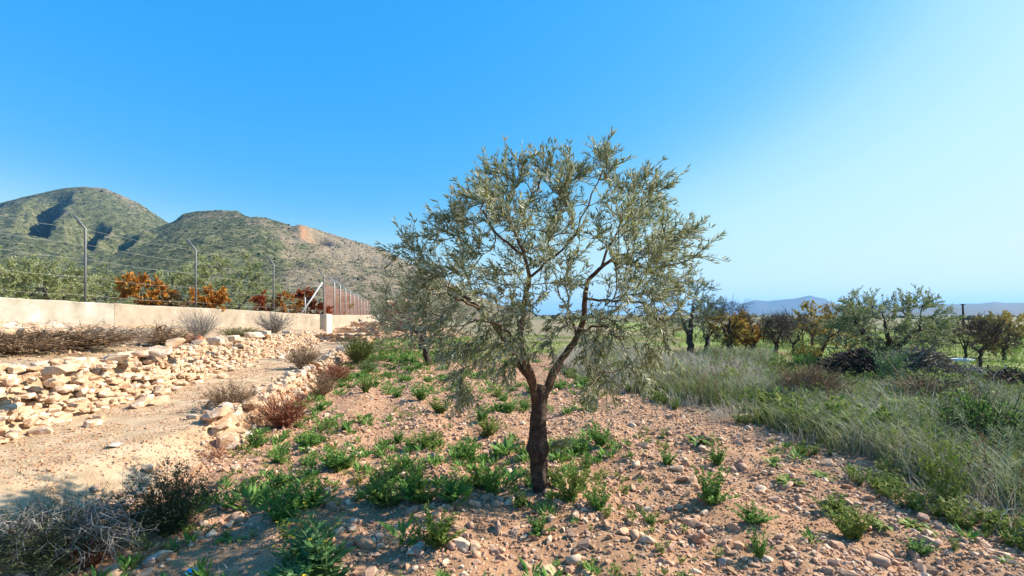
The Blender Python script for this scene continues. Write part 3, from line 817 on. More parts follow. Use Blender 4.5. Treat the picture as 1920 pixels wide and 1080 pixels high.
cw = empty('concrete_wall', (B[0] - 1, B[1] - 4, .6)); tag(cw, 'rendered concrete wall with a weathered cement half, topped by fence posts', 'wall')
base = np.array(cw.location)
def seg(px0, px1, m, nm):
    ps = np.linspace(px0, px1, 14); pts = [wl_pt(p) for p in ps]
    zt = [wl_top(p) for p in ps]; zb = [gz(q[0], q[1]) - .35 for q in pts]
    V, Fc = wall_strip(pts, zt, zb, .26, .010, gw); return link(nm, tri_mesh(nm, V - base, Fc, M[m]), cw)
tag(seg(-200, 208, 'cement', 'wall_section'), 'grey white cement half')
tag(seg(208.6, 596, 'plaster', 'wall_section'), 'beige plastered half')
u = np.array([-.2215, .975])
E = B + u * 44
fw = empty('garden_wall', (B[0], B[1] + .4, .5)); tag(fw, 'far beige wall running on from the white pillar towards the hut', 'wall')
basef = np.array(fw.location)
pts = [B + u * k for k in np.linspace(.35, 44, 24)]
V, Fc = wall_strip(pts, [1.57 - .0005 * k for k in range(24)], [.2] * 24, .26, .008, gw)
link('wall_section', tri_mesh('wall_section', V - basef, Fc, M['plaster']), fw)
# rough stone footing of the far wall
sp5 = []
for k in range(260):
    tt = .3 + 40 * gw.random() ** 1.4; f = gw.random(); q = B + u * tt + np.array([.975, .2215]) * (.10 + .16 * (1 - f) + .03 * gw.normal())
    sp5.append((q[0], q[1], .22 + f * .60, .2, .14, .09, math.atan2(.975, -.2215) + gw.normal() * .2, .1))
rubble_wall('stone_footing', 'stone footing carrying the far garden wall beyond the pillar', 'stone wall', sp5, gw, 260)

def block(nm, x, y, z0, z1, sx, sy, rz, m, label, cat, crown=.04):
    mb = MB()
    V, Fc = box(0, 0, (z1 - z0) / 2, sx, sy, z1 - z0, rz); mb.add(V, Fc)
    V, Fc = box(0, 0, (z1 - z0) + crown / 2 + .001, sx * .8, sy * .8, crown, rz); mb.add(V, Fc)
    return tag(mb.build(nm, M[m], None, False, (x, y, z0)), label, cat)
block('wall_pillar', B[0], B[1], .3, 1.60, .62, .62, -.1, 'pillar', 'bright pale rendered pillar where the two concrete walls meet', 'pillar')
q = E + u * .45
block('wall_pillar', q[0] + .25, q[1], -.1, 1.5, .85, .85, .2, 'white', 'small white end block closing the far garden wall', 'pillar')
q2 = q + np.array([1.5, .2])
block('low_parapet', q2[0], q2[1], -.1, 1.35, 1.7, .6, .0, 'plaster', 'short beige parapet beside the white end block', 'wall')
# grey round topped tank behind the end of the wall, what it is unknown
tk = MB(); prof = [(0, 1.0), (.9, 1.0), (1.5, .95), (1.85, .8), (2.1, .5), (2.2, .05)]
P_ = np.array([[0, 0, h] for h, _ in prof]); V, Fc = tube(P_, np.array([w for _, w in prof]) * 1.1, 18); tk.add(V, Fc)
qt = q + np.array([.6, 8]); tag(tk.build('grey_dome', M['dome'], None, True, (qt[0], qt[1], 0)), 'dark grey round topped tank behind the white end block', 'dome')

# fence posts: straight pole with a bent arm on top
def post_mesh(h, r_, arm, ang, m):
    a = np.array([0, 0, 0.0]); P_ = [[0, 0, 0], [0, 0, h * .45], [0, 0, h * .86]]
    d = np.array([math.cos(ang), math.sin(ang)]) * arm
    P_ += [[d[0] * .25, d[1] * .25, h * .89], [d[0], d[1], h]]
    V, Fc = tube(P_, r_, 8); mb = MB(); mb.add(V, Fc)
    return mb.mesh('post', M[m], True)
lf = empty('wire_fence', (B[0], B[1], 1.6)); tag(lf, 'wire fence of dark angled posts standing on the left concrete wall', 'fence')
bl = np.array(lf.location)
posts = [(160, 405, 565), (367, 450, 577), (513, 480, 585), (607, 505, 592)]
pv = []
for px, pt, pb in posts:
    q = wl_pt(px); z0 = wl_top(px) - .12; z1 = 1.6 + (HZ - pt) * q[1] / F
    h = z1 - z0
    link('post', post_mesh(h, .036, .28, math.pi + .4, 'steel'), lf, (q[0] - bl[0], q[1] - bl[1], z0 - bl[2]))
    pv.append((q, z0, h))
q0 = wl_pt(-60); pv = [(q0, wl_top(-60) - .12, 2.75)] + pv
wires = [.12, .32, .52, .68, .85]
for f in wires:
    P_ = []
    for i, (q, z0, h) in enumerate(pv):
        if i: 
            qa, za, ha = pv[i - 1]; mid = (qa + q) / 2; P_.append([mid[0], mid[1], (za + f * ha + z0 + f * h) / 2 - .05])
        P_.append([q[0], q[1], z0 + f * h])
    V, Fc = tube(np.array(P_) - bl, .0032, 4, False); mb = MB(); mb.add(V, Fc); mb.build('wire', M['wire'], lf)
# diagonal brace at the corner post
q, z0, h = pv[-1]; qb = wl_pt(563)
V, Fc = tube(np.array([[qb[0], qb[1], wl_top(563) - .05], [(q[0] + qb[0]) / 2, (q[1] + qb[1]) / 2, (wl_top(563) + z0 + h * .72) / 2], [q[0] - .06, q[1] - .06, z0 + h * .72]]) - bl, .05, 8)
mb = MB(); mb.add(V, Fc); tag(mb.build('brace', M['steel_pale'], lf, True), 'pale diagonal brace')
qs = wl_pt(572); V, Fc = tube(np.array([[qs[0], qs[1], wl_top(572) - .1], [qs[0], qs[1], wl_top(572) + .45], [qs[0], qs[1], wl_top(572) + .9]]) - bl, .035, 8)
mb = MB(); mb.add(V, Fc); mb.build('short_stake', M['steel_pale'], lf, True)

ff = empty('netting_fence', (B[0], B[1] + .5, 1.5)); tag(ff, 'receding fence of pale bent posts hung with red brown netting', 'fence')
bf = np.array(ff.location)
fpx = [627, 638, 648, 657, 664.5, 671, 677, 682.5, 688, 693]
for k, px in enumerate(fpx):
    # on the wall line
    a = (px - 960) / F; tt = (a * B[1] - B[0]) / (u[0] - a * u[1]); q = B + u * tt
    ptop = np.interp(px, [620, 637, 660, 693], [511, 524, 543, 562]); z1 = 1.6 + (HZ - ptop) * q[1] / F; z1 = min(max(z1, 3.55), 4.1)
    link('post', post_mesh(z1 - 1.4, .04, .45, math.pi - .1, 'steel_pale'), ff, (q[0] - bf[0], q[1] - bf[1], 1.4 - bf[2]))
    if k == 0: N0 = q
    N1 = q
nb = []
for i, tt in enumerate(np.linspace(0, 1, 30)):
    q = (B + u * .1) * (1 - tt) + N1 * tt
    off = np.array([-.06, 0])
    nb += [[q[0] + off[0], q[1], 1.5], [q[0] + off[0] + .02 * math.sin(i * 1.7), q[1], 2.4], [q[0] + off[0], q[1], 3.42 - .02 * (i % 3)]]
nb = np.array(nb); Fc = []
for i in range(29):
    for k in range(2):
        a = i * 3 + k; Fc += [[a, a + 3, a + 4], [a, a + 4, a + 1]]
link('netting', tri_mesh('netting', nb - bf, np.array(Fc), M['netting']), ff)

# hut with tiled roof edge
def hut():
    Yh = 46; x0, x1 = (717 - 960) / F * Yh, (775 - 960) / F * Yh
    r_ = empty('hut', ((x0 + x1) / 2, Yh, 0)); tag(r_, 'reddish brown plastered hut with a terracotta tiled eave, at the end of the path', 'hut')
    w = x1 - x0; mb = MB(); V, Fc = box(0, 2, 1.3, w, 4, 2.6); mb.add(V, Fc); mb.build('wall', M['hut'], r_)
    V, Fc = box(0, 2, 2.66, w + .3, 4.3, .10); mb = MB(); mb.add(V, Fc); rf = mb.build('roof', M['tile'], r_)
    n = 11
    for i in range(n):
        xx = -w / 2 - .1 + (w + .2) * (i + .5) / n
        V, Fc = tube(np.array([[xx, -.22, 2.74], [xx, 1.9, 2.95], [xx, 4.2, 3.15]]), (w + .2) / n * .45, 8)
        m_ = MB(); m_.add(V, Fc); m_.build('roof_tile', M['tile'], rf, True)
hut()

# ------------------------------------------------------------------ trees
LEAF = (np.array([[0, 0, 0], [.5, .0, .45], [-.5, .0, .45], [0, .10, 1.0]]), np.array([[0, 1, 3], [0, 3, 2]]))
def leaf_tpl(w, l, fold=.06):
    V = np.array([[0, 0, 0], [w / 2, -fold * l, .42 * l], [-w / 2, -fold * l, .42 * l], [0, 0, l]], float)
    return V, np.array([[0, 1, 3], [0, 3, 2]])

def twig_template(g, L=.32, nl=26, ll=.055, lw=.011, spread=.75, stem=.0022, bend=.06):
    mb = MB()
    k = 5
    z = np.linspace(0, 1, k); bx, by = g.normal() * bend, g.normal() * bend
    P_ = np.stack([bx * z ** 2, by * z ** 2, z * L], 1)
    V, Fc = tube(P_, np.linspace(stem * 1.6, stem * .7, k), 3, False); mb.add(V, Fc)
    f = np.sort(g.random(nl)) * .9 + .1
    pos = np.stack([bx * f ** 2, by * f ** 2, f * L], 1)
    a = np.arange(nl) * 1.57 + g.normal(size=nl) * .5
    sp = spread * (1.1 - .55 * f)[:, None]
    D = np.stack([np.cos(a), np.sin(a), np.zeros(nl)], 1) * sp + np.array([[0, 0, .75]]) + g.normal(size=(nl, 3)) * .15
    Mx = rot_from_z(D, g.random(nl) * 6.28) * (.75 + .5 * g.random(nl))[:, None, None]
    stem_n = mb.n
    mb.inst(leaf_tpl(lw, ll), Mx, pos)
    return mb.arrays()

def bez(a, b, c, n):
    t = np.linspace(0, 1, n)[:, None]
    return a * (1 - t) ** 2 + 2 * b * t * (1 - t) + c * t ** 2

def grow(limbs, targets, g, lift=.25, n=6, minr=.006, r_exp=.42, r_tip=.004):
    """limbs: list of (points, radii).  Each target gets a curved branch from the closest node already there."""
    nodes = []; dirs = []
    for P_, r_ in limbs:
        P_ = np.array(P_)
        for i in range(len(P_)):
            if i >= len(P_) * .35: nodes.append(P_[i]); dirs.append(P_[min(i + 1, len(P_) - 1)] - P_[max(i - 1, 0)])
    NP = [np.array(p) for p in nodes]; ND = [d / (np.linalg.norm(d) + 1e-9) for d in dirs]
    cen = np.mean(np.array(nodes), axis=0)
    out = []
    for T_ in sorted(targets, key=lambda q: np.linalg.norm(np.array(q) - cen)):
        T_ = np.array(T_); A = np.array(NP)
        d = np.linalg.norm(A - T_, axis=1) + .3 * np.maximum(A[:, 2] - T_[2], 0)
        i = int(np.argmin(d)); a = NP[i]; L = np.linalg.norm(T_ - a)
        mid = (a + T_) / 2 * .5 + .5 * (a + ND[i] * L * .5) + np.array([0, 0, lift * L * .4]) + g.normal(size=3) * .06 * L
        k = max(3, min(n, int(L / .06)))
        P_ = bez(a, mid, T_, k)
        P_[1:-1] += g.normal(size=(k - 2, 3)) * .02 * L
        r0 = min(.03, minr + .012 * L)
        out.append((P_, np.linspace(r0, r_tip, k)))
        for j in range(1, k):
            NP.append(P_[j]); dd = P_[j] - P_[j - 1]; ND.append(dd / (np.linalg.norm(dd) + 1e-9))
    return out

def twigs_on(branches, g, per_m, cen, up=.35, out_w=.8, droop=0.0, tip=2):
    pos, D = [], []
    for P_, r_ in branches:
        L = np.linalg.norm(np.diff(P_, axis=0), axis=1).sum()
        k = max(2, int(per_m * L)) + tip
        f = np.concatenate([.25 + .75 * g.random(k - tip), np.ones(tip)])
        idx = f * (len(P_) - 1); i0 = np.minimum(idx.astype(int), len(P_) - 2); w = (idx - i0)[:, None]
        p = P_[i0] * (1 - w) + P_[i0 + 1] * w
        d = P_[i0 + 1] - P_[i0]; d /= np.linalg.norm(d, axis=1)[:, None] + 1e-9
        o = p - cen; o /= np.linalg.norm(o, axis=1)[:, None] + 1e-9
        dd = d * .7 + o * out_w + np.array([0, 0, up]) + g.normal(size=p.shape) * .42
        dd[:, 2] -= droop * np.clip((cen[2] - p[:, 2]) * 1.6, 0, 1)
        pos.append(p); D.append(dd)
    return np.concatenate(pos), np.concatenate(D)

def W(px, py, Y): return np.array([(px - 960) / F * Y, Y, CAMZ + (HZ - py) / F * Y])

# ---- the olive tree in front
def main_olive():
    g = np.random.default_rng(500)
    Y0 = 4.08
    bx, by = (1016 - 960) / F * Y0, Y0
    bz = gz(bx, by) - .04
    root = empty('olive_tree', (bx, by, bz)); tag(root, 'large young olive tree in the middle with a dark knotted trunk forking in three', 'tree')
    base = np.array([bx, by, bz])
    # trunk with bark flutes and a graft bulge
    pts = [(1018, 948), (1016, 920), (1011, 890), (1009, 860), (1009, 842), (1008, 825), (1008, 795), (1010, 765), (1011, 740), (1010, 724)]
    rad = [.122, .102, .090, .086, .122, .094, .086, .083, .083, .072]
    P_ = np.array([W(a, b, Y0) for a, b in pts])
    # resample
    tt = np.linspace(0, len(pts) - 1, 46); Pi = np.stack([np.interp(tt, range(len(pts)), P_[:, i]) for i in range(3)], 1)
    ri = np.interp(tt, range(len(pts)), rad) * .79
    n = 26; th = np.arange(n) * 2 * math.pi / n
    V = []
    for i in range(len(Pi)):
        fl = 1 + .07 * np.sin(th * 5 + .4 * math.sin(i * .2) + i * .03) + .05 * np.sin(th * 9 + i * .06)
        fl = fl + .10 * (vnoise(th * 2.2, np.full(n, i * .35), 5) - .5) + .08 * (vnoise(np.abs(th - math.pi) * 5, np.full(n, i * .8), 8) - .5)
        if i < 7: fl = fl + .22 * (1 - i / 7) * np.maximum(0, np.sin(th * 4 + 1))
        if 20 > i > 15: fl = fl + .10 * (vnoise(th * 3, np.full(n, i * 1.0), 12) - .3)
        V.append(np.stack([Pi[i][0] + ri[i] * fl * np.cos(th), Pi[i][1] + ri[i] * fl * np.sin(th), np.full(n, Pi[i][2])], 1))
    V = np.array(V).reshape(-1, 3); k = len(Pi)
    i = np.arange(k - 1)[:, None] * n; j = np.arange(n)[None, :]; j2 = (j + 1) % n
    Fc = np.concatenate([np.stack([i + j, i + j2, i + n + j2], -1).reshape(-1, 3), np.stack([i + j, i + n + j2, i + n + j], -1).reshape(-1, 3)])
    V = np.vstack([V, Pi[-1] + np.array([0, 0, .02])]); Fc = np.vstack([Fc, [[(k - 1) * n + q, (k - 1) * n + (q + 1) % n, len(V) - 1] for q in range(n)]])
    link('trunk', tri_mesh('trunk', V - base, Fc, M['bark'], True), root)
    # main limbs: (px, py, depth offset, radius)
    L3 = [
        [(1006, 748, 0, .062), (996, 712, .02, .054), (972, 678, .10, .046), (948, 640, .22, .041), (925, 606, .34, .036), (902, 580, .45, .030), (872, 556, .55, .024), (846, 540, .6, .016)],
        [(1004, 750, -.03, .060), (998, 712, -.07, .050), (985, 676, -.11, .042), (975, 640, -.13, .036), (978, 600, -.14, .034), (983, 562, -.15, .031), (994, 520, -.16, .027), (984, 478, -.15, .022), (962, 430, -.1, .017), (948, 385, -.05, .012)],
        [(1018, 748, .01, .060), (1034, 706, .06, .052), (1058, 668, .12, .047), (1080, 636, .16, .042), (1094, 600, .18, .038), (1097, 560, .18, .034), (1102, 525, .16, .030), (1128, 500, .12, .024), (1158, 480, .1, .019), (1200, 474, .08, .013)],
    ]
    limbs = []
    for q in L3:
        P_ = np.array([W(a, b, Y0 + d * .8) for a, b, d, r_ in q]); r_ = np.array([c[3] for c in q])
        t0 = np.linspace(0, len(q) - 1, 30); Pi = np.stack([np.interp(t0, range(len(q)), P_[:, i]) for i in range(3)], 1)
        Pi[2:-1] += g.normal(size=(27, 3)) * .003
        ri = np.interp(t0, range(len(q)), r_) * .68 * (1 + .07 * g.normal(size=30))
        limbs.append((Pi, ri))
        V, Fc = tube(Pi, ri, 12); link('limb', tri_mesh('limb', V - base, Fc, M['limb'], True), root)
    sub = [  # secondary limbs seen through the crown
        [(994, 520, -.16), (1030, 490, -.2), (1062, 465, -.3), (1085, 420, -.3), (1110, 370, -.25), (1130, 320, -.2)],
        [(1128, 500, .12), (1150, 450, .2), (1170, 405, .3), (1190, 360, .3)],
        [(984, 478, -.15), (930, 440, -.3), (905, 400, -.35), (910, 350, -.3)],
        [(902, 580, .45), (860, 560, .2), (810, 545, .1), (775, 520, .1)],
        [(1097, 560, .18), (1150, 565, -.1), (1200, 570, -.25), (1240, 585, -.3)],
        [(975, 640, -.13), (940, 610, -.4), (900, 600, -.6), (870, 610, -.75)],
        [(1080, 636, .16), (1110, 610, -.2), (1140, 610, -.5), (1165, 640, -.7)],
        [(962, 430, -.1), (985, 390, .1), (1010, 345, .2), (1030, 310, .2)],
        [(1200, 474, .08), (1235, 440, .1), (1262, 410, .1)],
        [(1080, 636, .16), (1070, 590, .5), (1050, 550, .8), (1040, 500, .95)],
        [(948, 640, .22), (960, 590, .6), (955, 540, .9), (930, 490, 1.0)],
        [(1158, 480, .1), (1170, 500, .5), (1185, 520, .9)],
    ]
    for q in sub:
        P_ = np.array([W(a, b, Y0 + d * .8) for a, b, d in q]); t0 = np.linspace(0, len(q) - 1, 12)
        Pi = np.stack([np.interp(t0, range(len(q)), P_[:, i]) for i in range(3)], 1); Pi[1:-1] += g.normal(size=(10, 3)) * .012
        limbs.append((Pi, np.linspace(.0125, .005, 12)))
        V, Fc = tube(Pi, limbs[-1][1], 7); link('branch', tri_mesh('branch', V - base, Fc, M['limb'], True), root)
    # branch targets from the outline of the crown: (px, py, radius in px, count, depth range)
    blobs = [(905, 345, 22, 3, .5), (945, 318, 22, 4, .5), (1000, 325, 28, 5, .6), (1060, 340, 28, 5, .6), (1130, 300, 20, 4, .25), (1175, 335, 22, 3, .4), (1235, 355, 24, 4, .5), (1270, 395, 24, 5, .6),
             (1285, 430, 18, 3, .5), (1255, 460, 28, 5, .8), (1200, 425, 34, 6, .9), (1140, 440, 34, 4, 1.0), (1070, 410, 30, 6, 1.0), (985, 390, 34, 7, 1.0), (920, 400, 34, 6, .9), (865, 405, 26, 4, .6), (845, 445, 30, 5, .7),
             (900, 470, 36, 6, 1.1), (970, 470, 36, 6, 1.2), (1050, 490, 40, 6, 1.2), (1120, 510, 40, 5, 1.2), (1190, 510, 40, 6, 1.1), (1250, 510, 30, 5, .8), (800, 465, 22, 3, .4), (772, 485, 16, 2, .3), (735, 468, 8, 1, .2), (810, 520, 32, 5, .7), (865, 530, 38, 6, 1.0),
             (930, 550, 40, 6, 1.2), (1010, 560, 36, 5, 1.2), (1160, 570, 40, 6, 1.1), (1225, 575, 32, 5, .8), (1200, 625, 34, 6, .8), (1140, 630, 36, 6, 1.0), (1100, 680, 34, 5, .8), (1165, 690, 34, 5, .7),
             (900, 610, 38, 6, 1.0), (850, 600, 36, 5, .8), (920, 670, 28, 5, .7), (890, 690, 24, 4, .6), (1060, 620, 30, 3, 1.0), (960, 610, 30, 4, 1.1), (1015, 640, 24, 3, .9), (800, 580, 30, 4, .6), (765, 462, 8, 2, .15), (850, 395, 10, 3, .3), (925, 310, 10, 2, .2), (1142, 268, 8, 2, .15), (1098, 318, 16, 4, .4), (1030, 312, 16, 3, .4), (1195, 345, 18, 4, .4), (975, 318, 14, 3, .3), (1238, 335, 10, 2, .3), (1298, 428, 10, 3, .3), (1270, 520, 20, 4, .5), (1270, 480, 20, 3, .6), (880, 360, 16, 3, .4), (820, 425, 14, 3, .4), (1232, 660, 22, 4, .5), (1205, 715, 20, 3, .4), (860, 660, 26, 4, .5), (880, 735, 20, 3, .4), (1120, 740, 18, 3, .4)]
    tg = []
    for px, py, r_, n_, dr in blobs:
        for _ in range(n_):
            qx = 1030 + (px - 1030) * .93; qy = 540 + (py - 540) * (.90 if py < 540 else .97)
            tg.append(W(qx + g.normal() * r_, qy + g.normal() * r_ * .8, Y0 + g.uniform(-dr, dr) * .95))
    br = grow(limbs, tg, g, lift=.15, n=8, minr=.0035, r_tip=.0022)
    big = sorted(range(len(br)), key=lambda i: -br[i][1][0])
    for i in big:
        V, Fc = tube(br[i][0], br[i][1], 5, False); link('branch', tri_mesh('branch', V - base, Fc, M['twig'], True), root)
    cen = W(1030, 540, Y0 + .05)
    pos, D = twigs_on(br, g, 21, cen, up=.30, out_w=.45, droop=1.15, tip=3)
    # keep the window between the limbs open
    px = 960 + F * pos[:, 0] / pos[:, 1]; py = HZ - F * (pos[:, 2] - CAMZ) / pos[:, 1]
    win = (((px - 1030) / 45) ** 2 + ((py - 700) / 60) ** 2 < 1) & (pos[:, 1] < Y0 + .3)
    low = py > 745
    pos, D = pos[~win & ~low], D[~win & ~low]
    TW = [twig_template(g, .16 + .10 * g.random(), 20 + int(8 * g.random()), .051, .0105) for _ in range(12)]
    TWM = [tri_mesh('leafy_twig', a, b, M['olive_leaf']) for a, b in TW]
    k = len(pos); sc = .75 + .5 * g.random(k)
    Mx = rot_from_z(D, g.random(k) * 6.28)
    near = np.argsort(pos[:, 1])
    for i in near[:300]:
        o = link('leafy_twig', TWM[g.integers(12)], root, pos[i] - base)
        o.rotation_euler = Matrix(Mx[i].tolist()).to_euler(); s_ = sc[i]; o.scale = (s_, s_, s_)
    mb = MB(); rest = near[300:]
    for q in range(12):
        ii = rest[q::12]; mb.inst(TW[q], Mx[ii] * sc[ii][:, None, None], pos[ii] - base)
    o = mb.build('foliage', M['olive_leaf'], root); o['kind'] = 'stuff'
    # sucker sprig on the right of the trunk
    mb = MB()
    for q in range(9):
        d = np.array([[.8 + .5 * g.random(), g.normal() * .4, .5 + .3 * g.normal()]])
        mb.inst(TW[q], rot_from_z(d, g.random(1) * 6) * .8, np.array([W(1030, 838, Y0 - .05) - base]))
    mb.build('sucker_sprig', M['olive_leaf'], root)
    print('olive twigs', k, 'branches', len(br))
main_olive()

# ---- generic orchard tree
def tree(name, label, cat, x, y, h, cr, leaf, bark='dark_bark', group=None, trunk_h=.35, seed=1, n_t=38, per_m=5.0, leaf_l=.10, leaf_w=.03, nl=14, tl=.35, cz=None, crown_flat=.75, lean=(0, 0), bare=False, trunk_r=None, upsh=.5, sub=None, fork=3, leaf_part=None, dens=1.0, cb=None):
    g = np.random.default_rng(seed)
    z = gz(x, y) - .05
    root = empty(name, (x, y, z)); tag(root, label, cat, group)
    tr = trunk_r or h * .035
    th = h * trunk_h
    fk = np.array([lean[0] * th, lean[1] * th, th])
    n = 7; t_ = np.linspace(0, 1, n)[:, None]
    P_ = t_ * fk + np.concatenate([np.zeros((1, 3)), g.normal(size=(n - 2, 3)) * tr * .3, np.zeros((1, 3))]); 
    V, Fc = tube(P_, tr * np.array([1.5, 1.1, 1.0, .95, .92, .95, .9]), 9); mb = MB(); mb.add(V, Fc); mb.build('trunk', M[bark], root, True)
    vr = cr * crown_flat
    if cb is not None: vr = h * (1 - cb) / 2; cz = h - vr; crown_flat = vr / cr
    cen = np.array([lean[0] * h * .8, lean[1] * h * .8, cz if cz else h - cr * crown_flat])
    limbs = []
    for q in range(fork):
        a = q * 6.28 / fork + g.random() * 1.2
        e = cen + np.array([math.cos(a) * cr * .55, math.sin(a) * cr * .55, cr * crown_flat * .15 * g.random()])
        mid = fk + np.array([math.cos(a) * cr * .35, math.sin(a) * cr * .35, (e[2] - th) * .4])
        P_ = bez(fk, mid, e, 9); P_[1:-1] += g.normal(size=(7, 3)) * .03 * cr
        r_ = np.linspace(tr * .7, tr * .22, 9); limbs.append((P_, r_))
        V, Fc = tube(P_, r_, 7); mb = MB(); mb.add(V, Fc); mb.build('limb', M[bark], root, True)
    d = g.normal(size=(n_t, 3)); d /= np.linalg.norm(d, axis=1)[:, None]
    rr = (.45 + .55 * g.random(n_t) ** .6)[:, None] * (1 + .12 * g.normal(size=(n_t, 1)))
    tg = cen + d * rr * np.array([cr, cr, cr * crown_flat])
    tg = tg[tg[:, 2] > max(th * .75, (cen[2] - cr * crown_flat) * .9)]
    br = grow(limbs, tg, g, lift=.2, n=6, minr=max(.006, tr * .08), r_tip=.006 if not bare else .007)
    mb = MB()
    for P_, r_ in br: mb.add(*tube(P_, r_, 4, False))
    pos, D = twigs_on(br, g, per_m, cen, up=upsh, out_w=.6, droop=.3)
    if bare:
        BT = []
        for q in range(5):
            m2 = MB(); 
            P_ = np.array([[0, 0, 0], [.03, 0, tl * .5], [.02, .03, tl]]); m2.add(*tube(P_, [.006, .004, .0025], 3, False))
            for s_ in range(4):
                f = .2 + .2 * s_; a = g.random() * 6; e = np.array([math.cos(a) * .12, math.sin(a) * .12, f * tl + .14]); m2.add(*tube(np.array([[.02, 0, f * tl], e]), [.004, .0022], 3, False))
            BT.append(m2.arrays())
        k = len(pos); Mx = rot_from_z(D, g.random(k) * 6.28) * (.7 + .6 * g.random(k))[:, None, None]
        for q in range(5): mb.inst(BT[q], Mx[q::5], pos[q::5])
    o = mb.build('branches', M[bark], root); o['kind'] = 'stuff'
    if not bare or leaf_part:
        mb = MB(); TW = [twig_template(g, tl, nl, leaf_l, leaf_w, .9, .003) for _ in range(6)]
        keep = np.ones(len(pos), bool)
        if leaf_part: keep = leaf_part(pos, cen, cr, g)
        keep &= g.random(len(pos)) < dens
        pos, D = pos[keep], D[keep]
        k = len(pos); Mx = rot_from_z(D, g.random(k) * 6.28) * (.7 + .6 * g.random(k))[:, None, None]
        for q in range(6): mb.inst(TW[q], Mx[q::6], pos[q::6])
        if k:
            o = mb.build('foliage', M[leaf], root); o['kind'] = 'stuff'
    return root

def G(px, py, z=0.0):
    Yb = (CAMZ - z) * F / (py - HZ); return (px - 960) / F * Yb, Yb

# olives of the same row behind the front tree
GO = 'olives of the row behind the front tree'
for k, (px, py, h, cr, lb) in enumerate([(800, 684, 3.1, 1.7, 'grey green olive tree directly behind the left side of the front olive'),
                                         (788, 655, 3.5, 2.2, 'second olive down the row behind the front tree, near the low wall'),
                                         (772, 634, 3.7, 2.5, 'third olive down the row, in front of the brown hut')]):
    x, y = G(px, py); tree('olive_tree', lb, 'tree', x, y, h, cr, 'olive_row', 'bark', GO, .24, 610 + k, 90, 8.5, .06 + .012 * k, .017 + .004 * k, 26, .34, crown_flat=.8, trunk_r=.10)

# orchard to the right
GA = 'orchard trees beyond the tall grass'
def right(px, py, top, wpx, label, leaf, seed, bare=False, name='orchard_tree', **kw):
    x, y = G(px, py); h = CAMZ + (HZ - top) / F * y; cr = wpx / 2 * y / F
    kw.setdefault('cb', .34 if not bare else .30); kw.setdefault('trunk_h', .27)
    return tree(name, label, 'tree', x, y, h * .96, cr * .92, leaf, group=GA, seed=seed, bare=bare, **kw)
right(1216, 630, 580, 40, 'small far olive glimpsed right beside the front tree crown', 'olive_far', 701, name='olive_tree', n_t=26, leaf_l=.14, leaf_w=.05, cz=2.0)
right(1246, 645, 588, 52, 'small dark spreading tree next to the front tree crown', 'brown_leaf', 702, name='almond_tree', n_t=34, leaf_l=.12, leaf_w=.04, dens=.8)
right(1293, 668, 518, 95, 'tallest olive of the orchard, its pale crown touching the front tree', 'olive_far', 703, name='olive_tree', n_t=60, per_m=6, leaf_l=.09, leaf_w=.024, nl=20, crown_flat=1.15, trunk_r=.13)
right(1322, 662, 572, 58, 'dark green olive with a bent trunk beside the grey post', 'olive_far', 704, name='olive_tree', n_t=40, leaf_l=.10, leaf_w=.03, nl=18, crown_flat=.9, lean=(.12, 0))
def upbare(pos, cen, cr, g): return pos[:, 2] < cen[2] + cr * .15
right(1368, 668, 562, 72, 'almond tree with two pale trunks, yellow leaves and bare top branches', 'yellow_leaf', 705, True, 'almond_tree', n_t=60, per_m=9, leaf_l=.10, leaf_w=.045, nl=12, leaf_part=upbare, crown_flat=1.0, trunk_h=.3, trunk_r=.13)
def leftonly(pos, cen, cr, g): return pos[:, 0] < cen[0] - cr * .15
right(1412, 665, 592, 82, 'wide dark almond, bare but for orange leaves on its left side', 'orange_leaf', 706, True, 'almond_tree', n_t=90, per_m=10, trunk_r=.11, leaf_l=.11, leaf_w=.05, nl=14, leaf_part=leftonly, crown_flat=.7, trunk_h=.25)
right(1453, 664, 594, 52, 'narrow dark bare almond next to the wide one', 'brown_leaf', 707, True, 'almond_tree', n_t=60, per_m=9, trunk_r=.09, crown_flat=.8, lean=(.15, 0))
right(1467, 646, 596, 40, 'far bare almond standing between two nearer dark ones', 'brown_leaf', 708, True, 'almond_tree', n_t=34, per_m=6)
right(1488, 668, 584, 74, 'dense dark bare almond left of the yellow bush', 'brown_leaf', 709, True, 'almond_tree', n_t=60, per_m=8, crown_flat=.85)
right(1524, 650, 570, 56, 'almond covered in yellow leaves behind the yellow bush', 'yellow_leaf', 710, False, 'almond_tree', n_t=40, per_m=5, leaf_l=.13, leaf_w=.06, nl=12, crown_flat=.9, dens=.8)
right(1533, 680, 572, 66, 'thin leaning almond with sparse yellow leaves left of the big olive', 'yellow_leaf', 711, True, 'almond_tree', n_t=30, per_m=5, leaf_l=.09, leaf_w=.045, nl=9, leaf_part=lambda p, c, r_, g: g.random(len(p)) < .45, lean=(.42, 0), trunk_h=.45, crown_flat=.7, trunk_r=.06)
right(1586, 654, 595, 46, 'small dark tree with a yellowish trunk behind the big olive', 'olive_far', 712, False, 'orchard_tree', n_t=30, leaf_l=.12, leaf_w=.05)
right(1662, 700, 552, 192, 'big rounded grey green olive behind the brushwood piles', 'olive_pale', 713, False, 'olive_tree', n_t=120, per_m=7.5, leaf_l=.085, leaf_w=.026, nl=20, tl=.32, crown_flat=.80, trunk_h=.24, trunk_r=.14, fork=5)
right(1810, 674, 604, 66, 'brown leaved tree with twin trunks behind the bare almond', 'brown_leaf', 714, False, 'almond_tree', n_t=30, leaf_l=.10, leaf_w=.035, dens=.45, crown_flat=.7)
right(1838, 696, 606, 92, 'bare grey almond in front of the yellow grass at far right', 'brown_leaf', 715, True, 'almond_tree', n_t=70, per_m=9, crown_flat=.72, trunk_h=.42)
